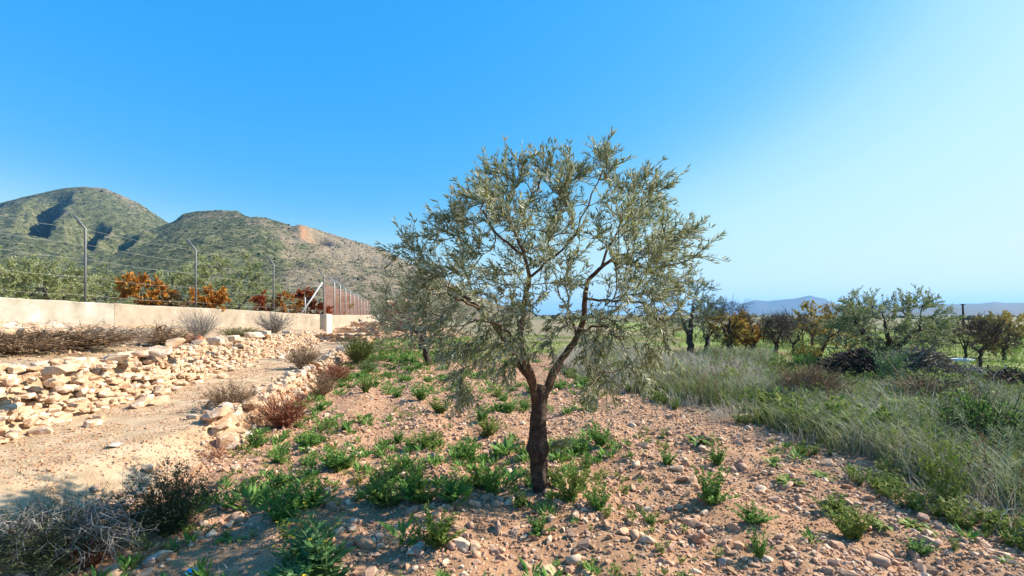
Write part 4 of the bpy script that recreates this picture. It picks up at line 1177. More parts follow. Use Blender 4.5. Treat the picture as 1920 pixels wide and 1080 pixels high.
right(1882, 676, 596, 100, 'broad olive brown tree at the right edge of the orchard', 'ochre_leaf', 716, False, 'almond_tree', n_t=50, leaf_l=.11, leaf_w=.04, crown_flat=.75, dens=.9)
right(1730, 662, 600, 46, 'small green tree right behind the big olive', 'olive_far', 717, False, 'orchard_tree', n_t=28, leaf_l=.13, leaf_w=.05)
right(1905, 652, 588, 56, 'yellowish far tree at the right edge behind the broad one', 'yellow_leaf', 718, False, 'orchard_tree', n_t=30, leaf_l=.14, leaf_w=.06, dens=.7)
right(1760, 655, 598, 50, 'yellow green far tree between the big olive and the twin trunks', 'olive_pale', 719, False, 'orchard_tree', n_t=30, leaf_l=.14, leaf_w=.06)

FAR = [(1228, 634, 598, 34, 'just right of the front tree'), (1262, 636, 596, 36, 'between the spreading tree and the tall olive'), (1345, 640, 594, 36, 'between the bent olive and the yellow almond'), (1392, 642, 596, 34, 'between the yellow almond and the wide dark one'), (1432, 638, 598, 34, 'behind the wide dark almond'),
       (1478, 636, 600, 30, 'far behind the dense dark almond'), (1505, 642, 596, 36, 'left of the yellow almond'), (1548, 640, 596, 34, 'right of the yellow almond'), (1570, 646, 594, 36, 'left of the big olive'), (1606, 638, 598, 34, 'seen through the left edge of the big olive'), (1790, 648, 602, 40, 'left of the twin trunks'), (1858, 644, 602, 40, 'behind the bare grey almond')]
for k, (px, py, top, w_, wh) in enumerate(FAR):
    right(px, py, top, w_, 'small dark far almond ' + wh, ['brown_leaf', 'ochre_leaf', 'olive_far'][k % 3], 740 + k, k % 2 == 0, 'almond_tree', n_t=26, per_m=5, leaf_l=.13, leaf_w=.05, nl=10)
# trees and bushes behind the left fence
GL = 'trees behind the wire fence'
def left(px, top, wpx, Yb, label, leaf, seed, name='olive_tree', bare=False, hmin=None, **kw):
    x = (px - 960) / F * Yb; z0 = gz(x, Yb); wpx = wpx * 1.12; h = CAMZ + (HZ - top) / F * Yb - z0; cr = wpx / 2 * Yb / F
    return tree(name, label, 'tree', x, Yb, max(h, .6), cr, leaf, group=GL, seed=seed, bare=bare, **kw)
left(10, 482, 170, 19, 'pale green olive at the left edge behind the wire fence', 'olive_yellowish', 801, n_t=100, per_m=8, leaf_l=.11, leaf_w=.04, nl=18, crown_flat=.7, trunk_h=.15)
left(96, 490, 120, 20, 'bushy green olive just left of the first fence post', 'olive_yellowish', 802, n_t=100, per_m=8, leaf_l=.11, leaf_w=.04, nl=18, crown_flat=.75, trunk_h=.12)
left(190, 508, 110, 23, 'darker green tree just right of the first fence post', 'olive_pale', 803, n_t=90, per_m=8, leaf_l=.12, leaf_w=.04, nl=18, crown_flat=.7, trunk_h=.12)
left(345, 490, 130, 27, 'tall grey green olive left of the second fence post', 'olive_yellowish', 804, n_t=70, per_m=8, leaf_l=.13, leaf_w=.045, nl=18, crown_flat=.85, trunk_h=.12)
left(430, 474, 150, 28, 'largest olive behind the fence, right of the second post', 'olive_yellowish', 805, n_t=100, per_m=8, leaf_l=.13, leaf_w=.045, nl=18, crown_flat=.8, trunk_h=.12)
left(525, 540, 80, 36, 'low olive behind the third fence post', 'olive_pale', 806, n_t=60, per_m=7, leaf_l=.13, leaf_w=.04, crown_flat=.8, trunk_h=.12)
def bushy(px, top, wpx, Yb, label, leaf, seed, hf=1.0):
    return left(px, top, wpx, Yb, label, leaf, seed, 'autumn_shrub', n_t=26, per_m=7, leaf_l=.12, leaf_w=.085, nl=14, tl=.3, crown_flat=.95, trunk_h=.15, fork=3)
bushy(272, 514, 58, 18, 'orange brown shrub between the first and second fence posts', 'orange_leaf', 811)
bushy(318, 556, 40, 18.5, 'low brownish shrub at the foot of the tall grey green olive', 'brown_leaf', 812)
bushy(392, 536, 46, 20, 'orange shrub just right of the second fence post', 'orange_leaf', 813)
bushy(485, 560, 48, 25, 'low red brown shrub left of the third fence post', 'red_leaf', 814)
bushy(540, 550, 44, 26, 'bright orange shrub right of the third fence post', 'orange_leaf', 815)
bushy(573, 542, 24, 30, 'tall thin dark red shrub behind the diagonal brace', 'red_leaf', 816)
bushy(592, 566, 36, 28, 'low red shrub at the foot of the corner post', 'red_leaf', 817)
bushy(645, 558, 22, 40, 'yellow orange shrub behind the netting fence', 'yellow_leaf', 818)
bushy(630, 572, 24, 36, 'low orange shrub behind the first netting posts', 'orange_leaf', 819)
# small trees on the skyline of the hills
# ------------------------------------------------------------------ utility pole, grey post, pale rock
x, y = (1806 - 960) / F * 60, 60.0
up = empty('utility_pole', (x, y, -.1)); tag(up, 'dark wooden utility pole standing far off at right', 'pole')
V, Fc = tube(np.array([[0, 0, 0], [0, 0, 1.5], [-.05, 0, 3.1]]), [.14, .12, .10], 10); mb = MB(); mb.add(V, Fc); mb.build('shaft', M['dark_bark'], up, True)
V, Fc = box(-.05, 0, 3.0, .45, .12, .12); mb = MB(); mb.add(V, Fc); mb.build('cap', M['dark_bark'], up)
x, y = G(1329, 652); gp = MB(); gp.add(*tube(np.array([[0, 0, 0], [.01, 0, .55], [0, 0, 1.15]]), [.07, .065, .06], 8)); V, Fc = box(0, 0, 1.17, .16, .16, .06); gp.add(V, Fc)
tag(gp.build('concrete_post', M['grey_stone'], None, True, (x, y, gz(x, y) - .05)), 'grey concrete post among the orchard olives', 'post')
x, y = G(1800, 681); V, Fc = rock(np.random.default_rng(9), 26, .28, .2, 1.3)
tag(link('pale_boulder', tri_mesh('pale_boulder', V * .33, Fc, M['white'], True), None, (x, y, gz(x, y) + .06)), 'long flat whitish boulder on the grass left of the bare almond', 'boulder')

# ------------------------------------------------------------------ brushwood and logs
def brush(name, label, px, py, wpx, hpx, seed, n=420, npart=60, m='dark_bark'):
    g = np.random.default_rng(seed); x, y = G(px, py); w = wpx / 2 * y / F; h = hpx * y / F
    root = empty(name, (x, y, gz(x, y))); tag(root, label, 'brushwood'); mb = MB(); mats_ = ['dark_bark', 'dark_bark', 'twig', 'limb']
    for i in range(n):
        a = g.random() * 6.28; rr = g.random() ** .5
        c = np.array([math.cos(a) * rr * w, math.sin(a) * rr * w * .5, 0]); top_ = h * (1 - rr ** 2)
        c[2] = top_ * (.25 + .75 * g.random() ** .5)
        d = np.array([g.normal() * 1.0, g.normal() * .6, g.normal() * .28]); d /= np.linalg.norm(d); L = .35 + .5 * g.random()
        p = np.array([c - d * L / 2, c + g.normal(size=3) * .04, c + d * L / 2]); p[:, 2] = np.maximum(p[:, 2], .0)
        r_ = .006 + .014 * g.random() ** 2
        V, Fc = tube(p, [r_, r_ * .8, r_ * .4], 5, False)
        if i < npart: link('stick', tri_mesh('stick', V, Fc, M[mats_[g.integers(4)]], True), root)
        else: mb.add(V, Fc)
    o = mb.build('twigs', M[m], root); o['kind'] = 'stuff'
    return root
brush('brush_pile', 'dark heap of pruned branches left of the big olive trunk', 1612, 720, 160, 62, 901, 1500)
brush('brush_pile', 'greyish heap of pruned branches right of the big olive trunk', 1724, 724, 150, 62, 902, 1500, m='twig')
brush('brush_pile', 'low tangle of thin grey prunings between the heaps and the logs', 1815, 728, 130, 28, 903, 500, m='dry_grey')
brush('brush_pile', 'dark pile of sticks under the logs at the right edge', 1905, 750, 100, 44, 904, 700)
GLg = 'cut logs at the right edge'
for k, (px, py, dx, dy, r_, L, lb) in enumerate([(1886, 714, .25, .9, .095, .9, 'log with a bright orange cut end on top of the stick pile'), (1912, 722, .5, .8, .08, 1.0, 'dark log to the right of the one with the bright cut end'), (1868, 728, .9, .3, .055, .9, 'thin log lying left below the bright cut end'), (1908, 738, .9, .2, .06, .8, 'lowest thin log of the stick pile at the right edge')]):
    Yb = 9.6 + .1 * k; p0 = W(px, py, Yb); d = np.array([dx, dy, .05]); d /= np.linalg.norm(d)
    root = empty('log', p0); tag(root, lb, 'log', GLg)
    V, Fc = tube(np.array([d * 0, d * L * .5 + np.array([0, 0, .02]), d * L]), [r_, r_ * .95, r_ * .85], 12, False); mb = MB(); mb.add(V, Fc); mb.build('bark', M['dark_bark'], root, True)
    V, Fc = tube(np.array([d * .004, d * .02, d * .03]), r_ * .985, 12, True); mb = MB(); mb.add(V, Fc); mb.build('cut_end', M['wood_end'], root)

# ------------------------------------------------------------------ weeds
def weed_tpl(g, kind='bush'):
    mb = MB()
    if kind == 'bush':                      # upright leafy stems, unit height
        ns = 24
        for i in range(ns):
            a = g.random() * 6.28; o = .12 * g.random() ** .5; sp = .10 + .80 * g.random() ** 1.3; hh = (.35 + .65 * g.random()) * (1.05 - .45 * sp)
            p0 = np.array([math.cos(a) * o, math.sin(a) * o, 0]); p2 = np.array([math.cos(a) * (o + sp * .75), math.sin(a) * (o + sp * .75), hh]); p1 = p0 * .6 + p2 * .4 + np.array([0, 0, hh * .18])
            P_ = bez(p0, p1, p2, 5); mb.add(*tube(P_, np.linspace(.012, .005, 5), 3, False))
            nl = 38; f = .08 + .92 * g.random(nl); idx = f * 4; i0 = np.minimum(idx.astype(int), 3); w = (idx - i0)[:, None]
            p = P_[i0] * (1 - w) + P_[i0 + 1] * w; b = g.random(nl) * 6.28
            D = np.stack([np.cos(b), np.sin(b), .35 + .5 * g.random(nl)], 1)
            s_ = (.75 + .5 * g.random(nl)) * (1.15 - .45 * f)
            mb.inst(leaf_tpl(.055, .118, .05), rot_from_z(D, g.normal(size=nl) * .6 + 3.14) * s_[:, None, None], p)
    elif kind == 'light':
        for i in range(10):
            a = g.random() * 6.28; sp = .1 + .5 * g.random(); hh = .6 + .4 * g.random()
            nl = 15; f = .1 + .9 * g.random(nl); p = np.stack([np.cos(a) * sp * f, np.sin(a) * sp * f, hh * f], 1); b = g.random(nl) * 6.28
            D = np.stack([np.cos(b), np.sin(b), .35 + .5 * g.random(nl)], 1)
            mb.inst(leaf_tpl(.085, .19, .05), rot_from_z(D, g.normal(size=nl) * .6 + 3.14) * (.7 + .5 * g.random(nl))[:, None, None], p)
    elif kind == 'rosette':
        nl = 26; a = g.random(nl) * 6.28; e = .15 + .6 * g.random(nl)
        for i in range(nl):
            L = .5 + .5 * g.random(); d = np.array([math.cos(a[i]), math.sin(a[i])]); sd_ = np.array([-d[1], d[0]])
            P_ = [(0, .0), (.35, e[i] * .45), (.7, e[i] * .6), (1.0, e[i] * .5 - .05)]; wd = [.02, .08, .09, .0]
            V = []
            for (r_, z_), w_ in zip(P_, wd):
                c = d * r_ * L; V += [[c[0] + sd_[0] * w_, c[1] + sd_[1] * w_, z_ * L], [c[0] - sd_[0] * w_, c[1] - sd_[1] * w_, z_ * L + .015]]
            Fc = []
            for k in range(3): q = k * 2; Fc += [[q, q + 1, q + 3], [q, q + 3, q + 2]]
            mb.add(V, Fc)
    elif kind == 'sprout':
        nl = 22; a = g.random(nl) * 6.28
        D = np.stack([np.cos(a), np.sin(a), .5 + .9 * g.random(nl)], 1); p = np.stack([np.cos(a) * .1, np.sin(a) * .1, .35 * g.random(nl)], 1)
        mb.inst(leaf_tpl(.15, .6, .04), rot_from_z(D, g.normal(size=nl) * .5) * (.6 + .5 * g.random(nl))[:, None, None], p)
    return mb.arrays()
gv = np.random.default_rng(650)
BUSH = [weed_tpl(gv) for _ in range(7)]; LIGHT = [weed_tpl(gv, 'light') for _ in range(6)]; ROS = [weed_tpl(gv, 'rosette') for _ in range(5)]; SPR = [weed_tpl(gv, 'sprout') for _ in range(5)]
BUSHM = [tri_mesh('weed', a, b, M['weed' if i % 3 else 'edge_leaf']) for i, (a, b) in enumerate(BUSH + BUSH[:4])]; ROSM = [tri_mesh('rosette_weed', a, b, M['weed_yellow']) for a, b in ROS]; SPRM = [tri_mesh('seedling', a, b, M['weed']) for a, b in SPR]

def put_weed(px, py, wpx, hpx, label, kind='bush', group='green weeds on the field'):
    x, y = G(px, py); z = gz(x, y); x, y = G(px, py, z); w, h = wpx / 2 * y / F, hpx * y / F
    ms, nm = {'bush': (BUSHM, 'weed'), 'rosette': (ROSM, 'rosette_weed'), 'sprout': (SPRM, 'seedling')}[kind]
    sw = {'bush': w / .62, 'rosette': w / .85, 'sprout': w / .5}[kind]
    o = link(nm, ms[gv.integers(len(ms))], None, (x, y, gz(x, y) - .01), (0, 0, gv.random() * 6.28), (sw, sw, h * (1.0 if kind == 'bush' else 1.5)))
    tag(o, label, 'weed', group)
    return o
WL = [
 (480, 840, 56, 46, 'dense round dark green weed beside the big block of the low wall'),
 (632, 884, 84, 62, 'broad bright green weed right of the red brown dry shrub'),
 (522, 868, 42, 30, 'small green weed below the red brown dry shrub'),
 (712, 944, 84, 74, 'left of the three big dark weeds in the shade of the olive'),
 (778, 938, 90, 94, 'middle and tallest of the three big dark weeds in the shade of the olive'),
 (846, 940, 80, 60, 'right of the three big dark weeds in the shade of the olive'),
 (818, 1026, 112, 92, 'very dark bushy weed in front of the olive, above the largest brown stone'),
 (922, 932, 52, 88, 'tall narrow weed just left of the olive trunk'),
 (884, 872, 40, 58, 'bright upright weed beside the upright pale stone'),
 (916, 818, 56, 54, 'dark weed behind the upright pale stone'),
 (1070, 934, 78, 84, 'thick leafy weed directly right of the trunk base'),
 (1040, 915, 40, 50, 'weed close against the right side of the trunk'),
 (1122, 956, 62, 60, 'pointed dark weed in front of the thick one right of the trunk'),
 (1098, 880, 34, 40, 'small upright weed behind the thick one right of the trunk'),
 (1125, 838, 62, 60, 'rounded green weed between trunk and grass edge'),
 (1250, 874, 44, 42, 'small pointed weed alone on the bare soil'),
 (1332, 942, 88, 88, 'largest weed on the bare soil right of the trunk'),
 (1346, 872, 50, 50, 'weed right behind the largest one on the bare soil'),
 (1412, 980, 80, 46, 'low leafy weed right of the largest one'),
 (1600, 1010, 100, 84, 'big spreading weed on the gravel at lower right'),
 (1560, 960, 80, 44, 'low weed behind the big spreading one at lower right'),
 (1720, 1042, 60, 40, 'small leafy weed at the bottom right corner area'),
 (1425, 1050, 50, 70, 'thin upright weed at the bottom right of the bare soil'),
 (530, 915, 60, 45, 'low weed on the shade edge left of the three dark weeds'),
 (528, 985, 66, 56, 'dark weed in the shade left of the mustard plant'),
 (975, 948, 50, 40, 'small pale green weed in front of the trunk foot'),
 (1008, 1004, 60, 46, 'small greyish weed on the soil in front of the trunk'),
 (685, 738, 34, 44, 'bright weed beside the low wall near the red dry shrub'),
 (745, 832, 36, 30, 'low weed in mid field left of the tree'),
 (870, 740, 46, 30, 'weed under the left hanging branches'),
 (825, 775, 60, 40, 'spreading weed under the left side of the crown'),
 (790, 750, 50, 40, 'weed left under the crown between soil patches'),
 (560, 800, 30, 22, 'tiny weed at the foot of the low wall'),
 (1220, 985, 34, 36, 'little weed on the soil below the whitish flat stone'),
 (1180, 860, 30, 22, 'tiny weed beside the lone pointed one'),
 (760, 880, 60, 40, 'weed behind the three big dark weeds'),
 (870, 925, 44, 50, 'weed between the three dark weeds and the trunk'),
 (905, 790, 50, 36, 'weed behind the dark one near the upright stone'),
]
for q in WL: put_weed(*q)
for (px, py, w, h, lb) in [(1655, 982, 60, 24, 'yellow green rosette right of the big spreading weed'), (1710, 985, 56, 26, 'yellow green rosette nearer the tall grass'), (1480, 905, 60, 26, 'pale rosette close to the grass edge'), (1545, 895, 60, 24, 'rosette in the leafy edge of the tall grass'), (1740, 1000, 40, 22, 'small rosette near the bottom right'),
                           (1450, 870, 54, 26, 'rosette weed behind the largest bare soil weed'), (1310, 830, 60, 26, 'yellowish low rosette on the slope of the soil'), (1895, 1058, 40, 20, 'rosette at the far bottom right corner'), (1285, 1082, 36, 20, 'rosette at the bottom edge right of centre'), (1100, 1060, 40, 22, 'rosette at the bottom edge in front of the trunk')]:
    put_weed(px, py, w, h, lb, 'rosette', 'rosette weeds on the field')
# many smaller weeds, denser towards the far left of the field
gq = np.random.default_rng(660); cnt = 0; tries = 0
while cnt < 258 and tries < 6000:
    tries += 1
    s = -1.7 + 6.0 * gq.random(); t = 3.2 + 18 * gq.random() ** 1.2; x, y = xy(s, t)
    px = 960 + F * x / y; py = HZ + F * 1.6 / y
    if not (0 < px < 1915 and py < 1075): continue
    dn = fbm(np.array([x * .9]), np.array([y * .9]), 3, 91)[0]
    if dn < .46 - .014 * max(0, t - 6) - (.05 if s < 1.2 else 0) + (.045 if (s > 1.5 and t < 7.5) else 0): continue
    h = .12 + .18 * gq.random(); kind = 'bush' if gq.random() < .6 else ('sprout' if gq.random() < .7 else 'rosette')
    ms, nm = {'bush': (BUSHM, 'weed'), 'rosette': (ROSM, 'rosette_weed'), 'sprout': (SPRM, 'seedling')}[kind]
    if kind == 'rosette': h *= .42
    o = link(nm, ms[gq.integers(len(ms))], None, (x, y, gz(x, y) - .01), (0, 0, gq.random() * 6.28), (h * 1.25, h * 1.25, h))
    what = {'bush': ('tiny' if h < .175 else 'small' if h < .235 else 'taller') + ' bushy weed', 'sprout': 'narrow leaved seedling', 'rosette': 'flat green rosette'}[kind]
    if t < 7.5: lb = stone_label(x, y, 0, what)[0]
    else:
        depth = ['just behind the olive tree', 'a little way behind the olive tree', 'well behind the olive tree', 'far down the field towards the hut'][min(3, int((t - 7.5) / 3.4))]
        lane = ['close along the low wall', 'in the left lane', 'in line with the tree row', 'right of the tree row', 'near the tall grass'][min(4, max(0, int((s + 1.7) / 1.22)))]
        lb = f'{what} {lane}, {depth}'
    tag(o, lb, 'weed', 'small weeds scattered over the field'); cnt += 1
# carpet of tiny seedlings
def carpet(name, n, sampler, tpls, m, hs, label, seed):
    g = np.random.default_rng(seed); X, Y = sampler(n, g)
    ok, _, _ = in_view(X, Y, np.zeros(len(X)), 60); X, Y = X[ok], Y[ok]; k = len(X)
    h = hs[0] + (hs[1] - hs[0]) * g.random(k); Z = ground_z(X, Y); mb = MB()
    Mx = yawm(g.random(k) * 6.28) * (h * (.9 + .5 * g.random(k)))[:, None, None]
    for q, T_ in enumerate(tpls):
        n_ = len(tpls); mb.inst(T_, Mx[q::n_], np.stack([X, Y, Z - .005], 1)[q::n_])
    tag(mb.build(name, m), label, 'weeds', kind='stuff')
def samp_field(n, g):
    s = -1.9 + 6.4 * g.random(n); t = 2.5 + 30 * g.random(n) ** 1.3; X, Y = xy(s, t)
    d = fbm(X * .9, Y * .9, 3, 91); keep = d + .012 * np.maximum(0, t - 7) - .07 * ((s > 1.5) & (t < 8)) + .07 * ((s < 1.4) & (t > 5.5)) > .49
    return X[keep], Y[keep]
carpet('weed_carpet', 5200, samp_field, SPR, M['weed'], (.05, .16), 'carpet of tiny green seedlings between the field stones', 670)
def samp_mat(n, g):
    s = -1.9 + 6.2 * g.random(n); t = 2.4 + 15 * g.random(n) ** 1.2; X, Y = xy(s, t)
    keep = fbm(X * 1.2, Y * 1.2, 3, 97) - .05 * (s > 2.2) + .045 * (s < 1.6) * (t > 4.5) > .51; return X[keep], Y[keep]
carpet('low_weed_mat', 3000, samp_mat, LIGHT, M['edge_leaf'], (.03, .10), 'low mats of small yellow green weeds on the field', 674)
def samp_edge(n, g):
    s = 4.2 + .9 * np.abs(g.normal(size=n)) ** 1.2; t = 2.0 + 10 * g.random(n); X, Y = xy(s + (fbm(t * .7, t * 0, 3, 4) - .47) * 1.6, t); k = fbm(X * 1.6, Y * 1.6, 3, 19) > .42; return X[k], Y[k]
carpet('leafy_edge', 1000, samp_edge, LIGHT, M['edge_leaf'], (.04, .17), 'leafy green weeds edging the tall grass', 671)
def samp_back(n, g):
    px = 1480 + 440 * g.random(n); py = 712 + 60 * g.random(n) ** 1.5; Y = 1.6 * F / (py - HZ); return (px - 960) / F * Y, Y
carpet('leafy_patch', 900, samp_back, LIGHT, M['edge_leaf'], (.14, .30), 'bright leafy patch in front of the brushwood heaps', 672)
def samp_right(n, g):
    s = 5.2 + 7 * g.random(n); t = 2.0 + 9 * g.random(n); X, Y = xy(s, t); k = fbm(X * .7, Y * .7, 3, 13) > .5; return X[k], Y[k]
carpet('tall_weeds', 900, samp_right, LIGHT, M['edge_leaf'], (.16, .40), 'taller yellow green weeds mixed into the grass', 673)

# mustard plant in flower
def mustard(px, py, hpx, label, seed):
    g = np.random.default_rng(seed); x, y = G(px, py); h = hpx * y / F
    root = empty('mustard_plant', (x, y, gz(x, y))); tag(root, label, 'plant'); st_ = MB(); lf_ = MB(); fl = MB()
    for i in range(9):
        a = g.random() * 6.28; sp = .25 * g.random() + .05; hh = h * (.55 + .5 * g.random())
        P_ = bez(np.zeros(3), np.array([math.cos(a) * sp * .3, math.sin(a) * sp * .3, hh * .6]), np.array([math.cos(a) * sp, math.sin(a) * sp, hh]), 6); st_.add(*tube(P_, np.linspace(.005, .002, 6), 4, False))
        nl = 12; f = g.random(nl) * .85; idx = f * 5; i0 = idx.astype(int); w = (idx - i0)[:, None]; p = P_[i0] * (1 - w) + P_[np.minimum(i0 + 1, 5)] * w; b = g.random(nl) * 6.28
        D = np.stack([np.cos(b), np.sin(b), .1 + .5 * g.random(nl)], 1); s_ = (1.1 - .75 * f) * (.7 + .5 * g.random(nl))
        R_ = rot_from_z(D, g.normal(size=nl) * .4)
        lf_.inst(leaf_tpl(.05, .15, .06), R_ * s_[:, None, None], p)
        for w2 in (-1, 1):                     # side lobes
            D2 = D + w2 * .8 * np.stack([-np.sin(b), np.cos(b), b * 0], 1)
            lf_.inst(leaf_tpl(.03, .06, .05), rot_from_z(D2, g.normal(size=nl) * .4) * s_[:, None, None], p + D / np.linalg.norm(D, axis=1)[:, None] * .06 * s_[:, None])
        if i < 5:
            for q in range(5):
                b = q * 1.257; fl.inst(leaf_tpl(.012, .014), rot_from_z(np.array([[math.cos(b), math.sin(b), .4]]), np.zeros(1)), np.array([P_[-1]]))
    st_.build('stems', M['mustard'], root); lf_.build('leaves', M['mustard'], root); fl.build('flowers', M['flower'], root)
mustard(612, 1085, 150, 'light green mustard plant with small yellow flowers at the bottom edge', 681)
mustard(585, 1060, 110, 'shorter lobed mustard plant just left behind the flowering one', 682)
mustard(545, 1100, 60, 'low leafy mustard at the bottom edge left of the flowering one', 683)

# ------------------------------------------------------------------ dry shrubs
def shrub_mesh(g, ns, subs, spread, r0, leaves=0, lw=.02, ll=.04, droop=0.0, up=1.0):
    """unit height shrub of thin stems -> stems arrays, leaf arrays"""
    s_ = MB(); l_ = MB()
    for i in range(ns):
        a = g.random() * 6.28; el = spread * g.random() ** .7; L = .55 + .45 * g.random()
        d = np.array([math.cos(a) * el, math.sin(a) * el, up * (1 - .4 * el * g.random())]); d /= np.linalg.norm(d)
        p0 = np.array([math.cos(a), math.sin(a), 0]) * .10 * g.random(); p2 = p0 + d * L; p2[2] -= droop * L * el * .5; p2[2] = max(p2[2], .03)
        P_ = bez(p0, p0 + d * L * .5 + g.normal(size=3) * .05 + np.array([0, 0, droop * .25]), p2, 5); P_[1:] += g.normal(size=(4, 3)) * .015
        s_.add(*tube(P_, np.linspace(r0, r0 * .35, 5), 3, False))
        for k in range(subs):
            f = 1 + int(g.random() * 3); q = P_[f]; e = q + (d + g.normal(size=3) * .6) * (.12 + .22 * g.random()); e[2] = max(e[2], .02)
            s_.add(*tube(np.array([q, (q + e) / 2 + g.normal(size=3) * .02, e]), [r0 * .6, r0 * .45, r0 * .25], 3, False))
            if leaves:
                n_ = leaves; w = g.random(n_)[:, None]; D = g.normal(size=(n_, 3)) + np.array([0, 0, .4])
                l_.inst(leaf_tpl(lw, ll), rot_from_z(D, g.random(n_) * 6) * (.6 + .7 * g.random(n_))[:, None, None], q * (1 - w) + e * w)
    return s_, l_
def shrub(name, label, px, py, wpx, hpx, stem_m, leaf_m=None, seed=1, z=None, Yb=None, ns=60, subs=4, spread=1.0, r0=.008, leaves=0, lw=.03, ll=.06, droop=0.0, up=1.0, group=None, cat='shrub'):
    g = np.random.default_rng(seed)
    if Yb is None: x, y = G(px, py, z or 0.0)
    else: y = Yb; x = (px - 960) / F * y
    zz = gz(x, y); w, h = wpx / 2 * y / F, hpx * y / F
    root = empty(name, (x, y, zz)); tag(root, label, cat, group)
    s_, l_ = shrub_mesh(g, ns, subs, spread, r0, leaves, lw, ll, droop, up)
    V, Fc = s_.arrays(); ex = np.percentile(np.hypot(V[:, 0], V[:, 1]), 92); ez = np.percentile(V[:, 2], 97); sc = np.array([w / ex, w / ex, h / ez])
    o = link('stems', tri_mesh('stems', V * sc, Fc, M[stem_m]), root); o['kind'] = 'stuff'
    if leaves:
        V, Fc = l_.arrays(); o = link('leaves', tri_mesh('leaves', V * sc, Fc, M[leaf_m]), root); o['kind'] = 'stuff'
    return root
shrub('dry_shrub', 'red brown dry shrub spilling over the low wall behind the round green weed', 532, 800, 92, 62, 'dry_red', 'dry_red', 1001, ns=110, subs=5, spread=1.1, leaves=3, lw=.02, ll=.05)
shrub('dry_shrub', 'dark reddish dry shrub against the low wall further along', 628, 716, 62, 34, 'dry_red', 'dry_red', 1002, ns=90, subs=5, leaves=3, lw=.03, ll=.06)
shrub('dry_shrub', 'dark brown dry growth at the foot of the low wall between the red shrubs', 603, 744, 56, 48, 'dry_brown', 'dry_brown', 1003, ns=80, subs=5, leaves=2)
shrub('broom_bush', 'yellow green broom bush beside the low wall', 672, 684, 54, 46, 'broom', 'broom', 1004, ns=160, subs=6, spread=.7, leaves=3, lw=.012, ll=.08)
shrub('broom_bush', 'small pale green bush in front of the yellow green broom', 688, 700, 40, 24, 'broom', 'mustard', 1005, ns=70, subs=5, spread=.9, leaves=3)
shrub('dry_shrub', 'rusty brown dry shrub in the middle of the path', 568, 692, 58, 42, 'dry_brown', 'dry_brown', 1006, z=.28, ns=100, subs=5, spread=1.0, leaves=2)
shrub('dry_shrub', 'low straw coloured dry shrub on the near path', 428, 766, 100, 44, 'dry_brown', 'dry_brown', 1007, z=.28, ns=110, subs=5, spread=1.2, leaves=2, r0=.006)
shrub('dry_shrub', 'long brown brush mound on the terrace at left, before the stone heap', 110, 668, 230, 34, 'dry_brown', 'dry_brown', 1008, Yb=7.9, ns=160, subs=6, spread=1.3, leaves=3, droop=.4)
shrub('dry_shrub', 'brown brush mound at the left edge of the terrace', 20, 690, 150, 34, 'dry_brown', 'dry_brown', 1009, Yb=6.9, ns=130, subs=6, spread=1.3, leaves=3, droop=.4)
shrub('dry_shrub', 'greyish brown brush in the middle of the terrace', 185, 650, 130, 30, 'dry_grey', 'dry_brown', 1010, Yb=9.2, ns=130, subs=6, spread=1.3, leaves=3, droop=.3)
shrub('dry_shrub', 'dark tangled brush behind the largest wall boulder', 305, 645, 90, 36, 'dry_brown', 'dry_brown', 1011, Yb=10.2, ns=120, subs=6, spread=1.2, leaves=3, droop=.3)
shrub('grey_bush', 'feathery grey bush against the wall above the terracotta shards', 376, 618, 64, 46, 'dry_grey', None, 1012, Yb=13.0, ns=130, subs=5, spread=1.0, r0=.006)
shrub('grey_bush', 'feathery grey bush with a brown base in front of the beige wall', 514, 628, 60, 36, 'dry_grey', 'dry_brown', 1013, Yb=19.5, ns=130, subs=5, spread=1.0, leaves=1, r0=.007)
shrub('dry_shrub', 'low mixed dry growth between the two grey bushes', 450, 625, 70, 16, 'dry_brown', 'broom', 1014, Yb=15.5, ns=80, subs=5, spread=1.3, leaves=3)
shrub('dry_shrub', 'little red stemmed dry plant at the path edge', 405, 862, 80, 36, 'dry_red', 'dry_red', 1015, ns=30, subs=3, spread=1.1, r0=.006, leaves=1)
# heap of dry branches and dark thin shrub in the lower left
def branch_heap(px, py, wpx, hpx, label, seed):
    g = np.random.default_rng(seed); x, y = G(px, py); w, h = wpx / 2 * y / F, hpx * y / F
    root = empty('dead_branch_heap', (x, y, gz(x, y))); tag(root, label, 'branches'); fine = MB()
    for i in range(44):
        a = g.random() * 6.28; r0 = .45 * g.random(); r1 = r0 + .45 + .5 * g.random()
        p0 = np.array([math.cos(a) * w * r0, math.sin(a) * w * .5 * r0, .02 + h * .45 * g.random()]); a2 = a + g.normal() * .5
        p2 = np.array([math.cos(a2) * w * r1, math.sin(a2) * w * .5 * r1, .02 + h * .35 * g.random()])
        p1 = (p0 + p2) / 2 + np.array([0, 0, h * (.5 + .9 * g.random())]); P_ = bez(p0, p1, p2, 9); P_[1:] += g.normal(size=(8, 3)) * .012
        V, Fc = tube(P_, np.linspace(.0055, .002, 9) * (.6 + .8 * g.random()), 5, False); link('branch', tri_mesh('branch', V, Fc, M['dry_grey' if i % 3 else 'twig'], True), root)
        for k in range(9):
            q = P_[1 + int(g.random() * 7)]; e = q + np.array([g.normal() * .10, g.normal() * .07, -.03 + g.normal() * .07]); e[2] = max(e[2], .01)
            m_ = (q + e) / 2 + g.normal(size=3) * .02; fine.add(*tube(np.array([q, m_, e]), [.0028, .002, .0012], 3, False))
            for k2 in range(2):
                e2 = m_ + g.normal(size=3) * .05; e2[2] = max(e2[2], .01); fine.add(*tube(np.array([m_, e2]), [.0018, .001], 3, False))
    o = fine.build('twigs', M['dry_grey'], root); o['kind'] = 'stuff'
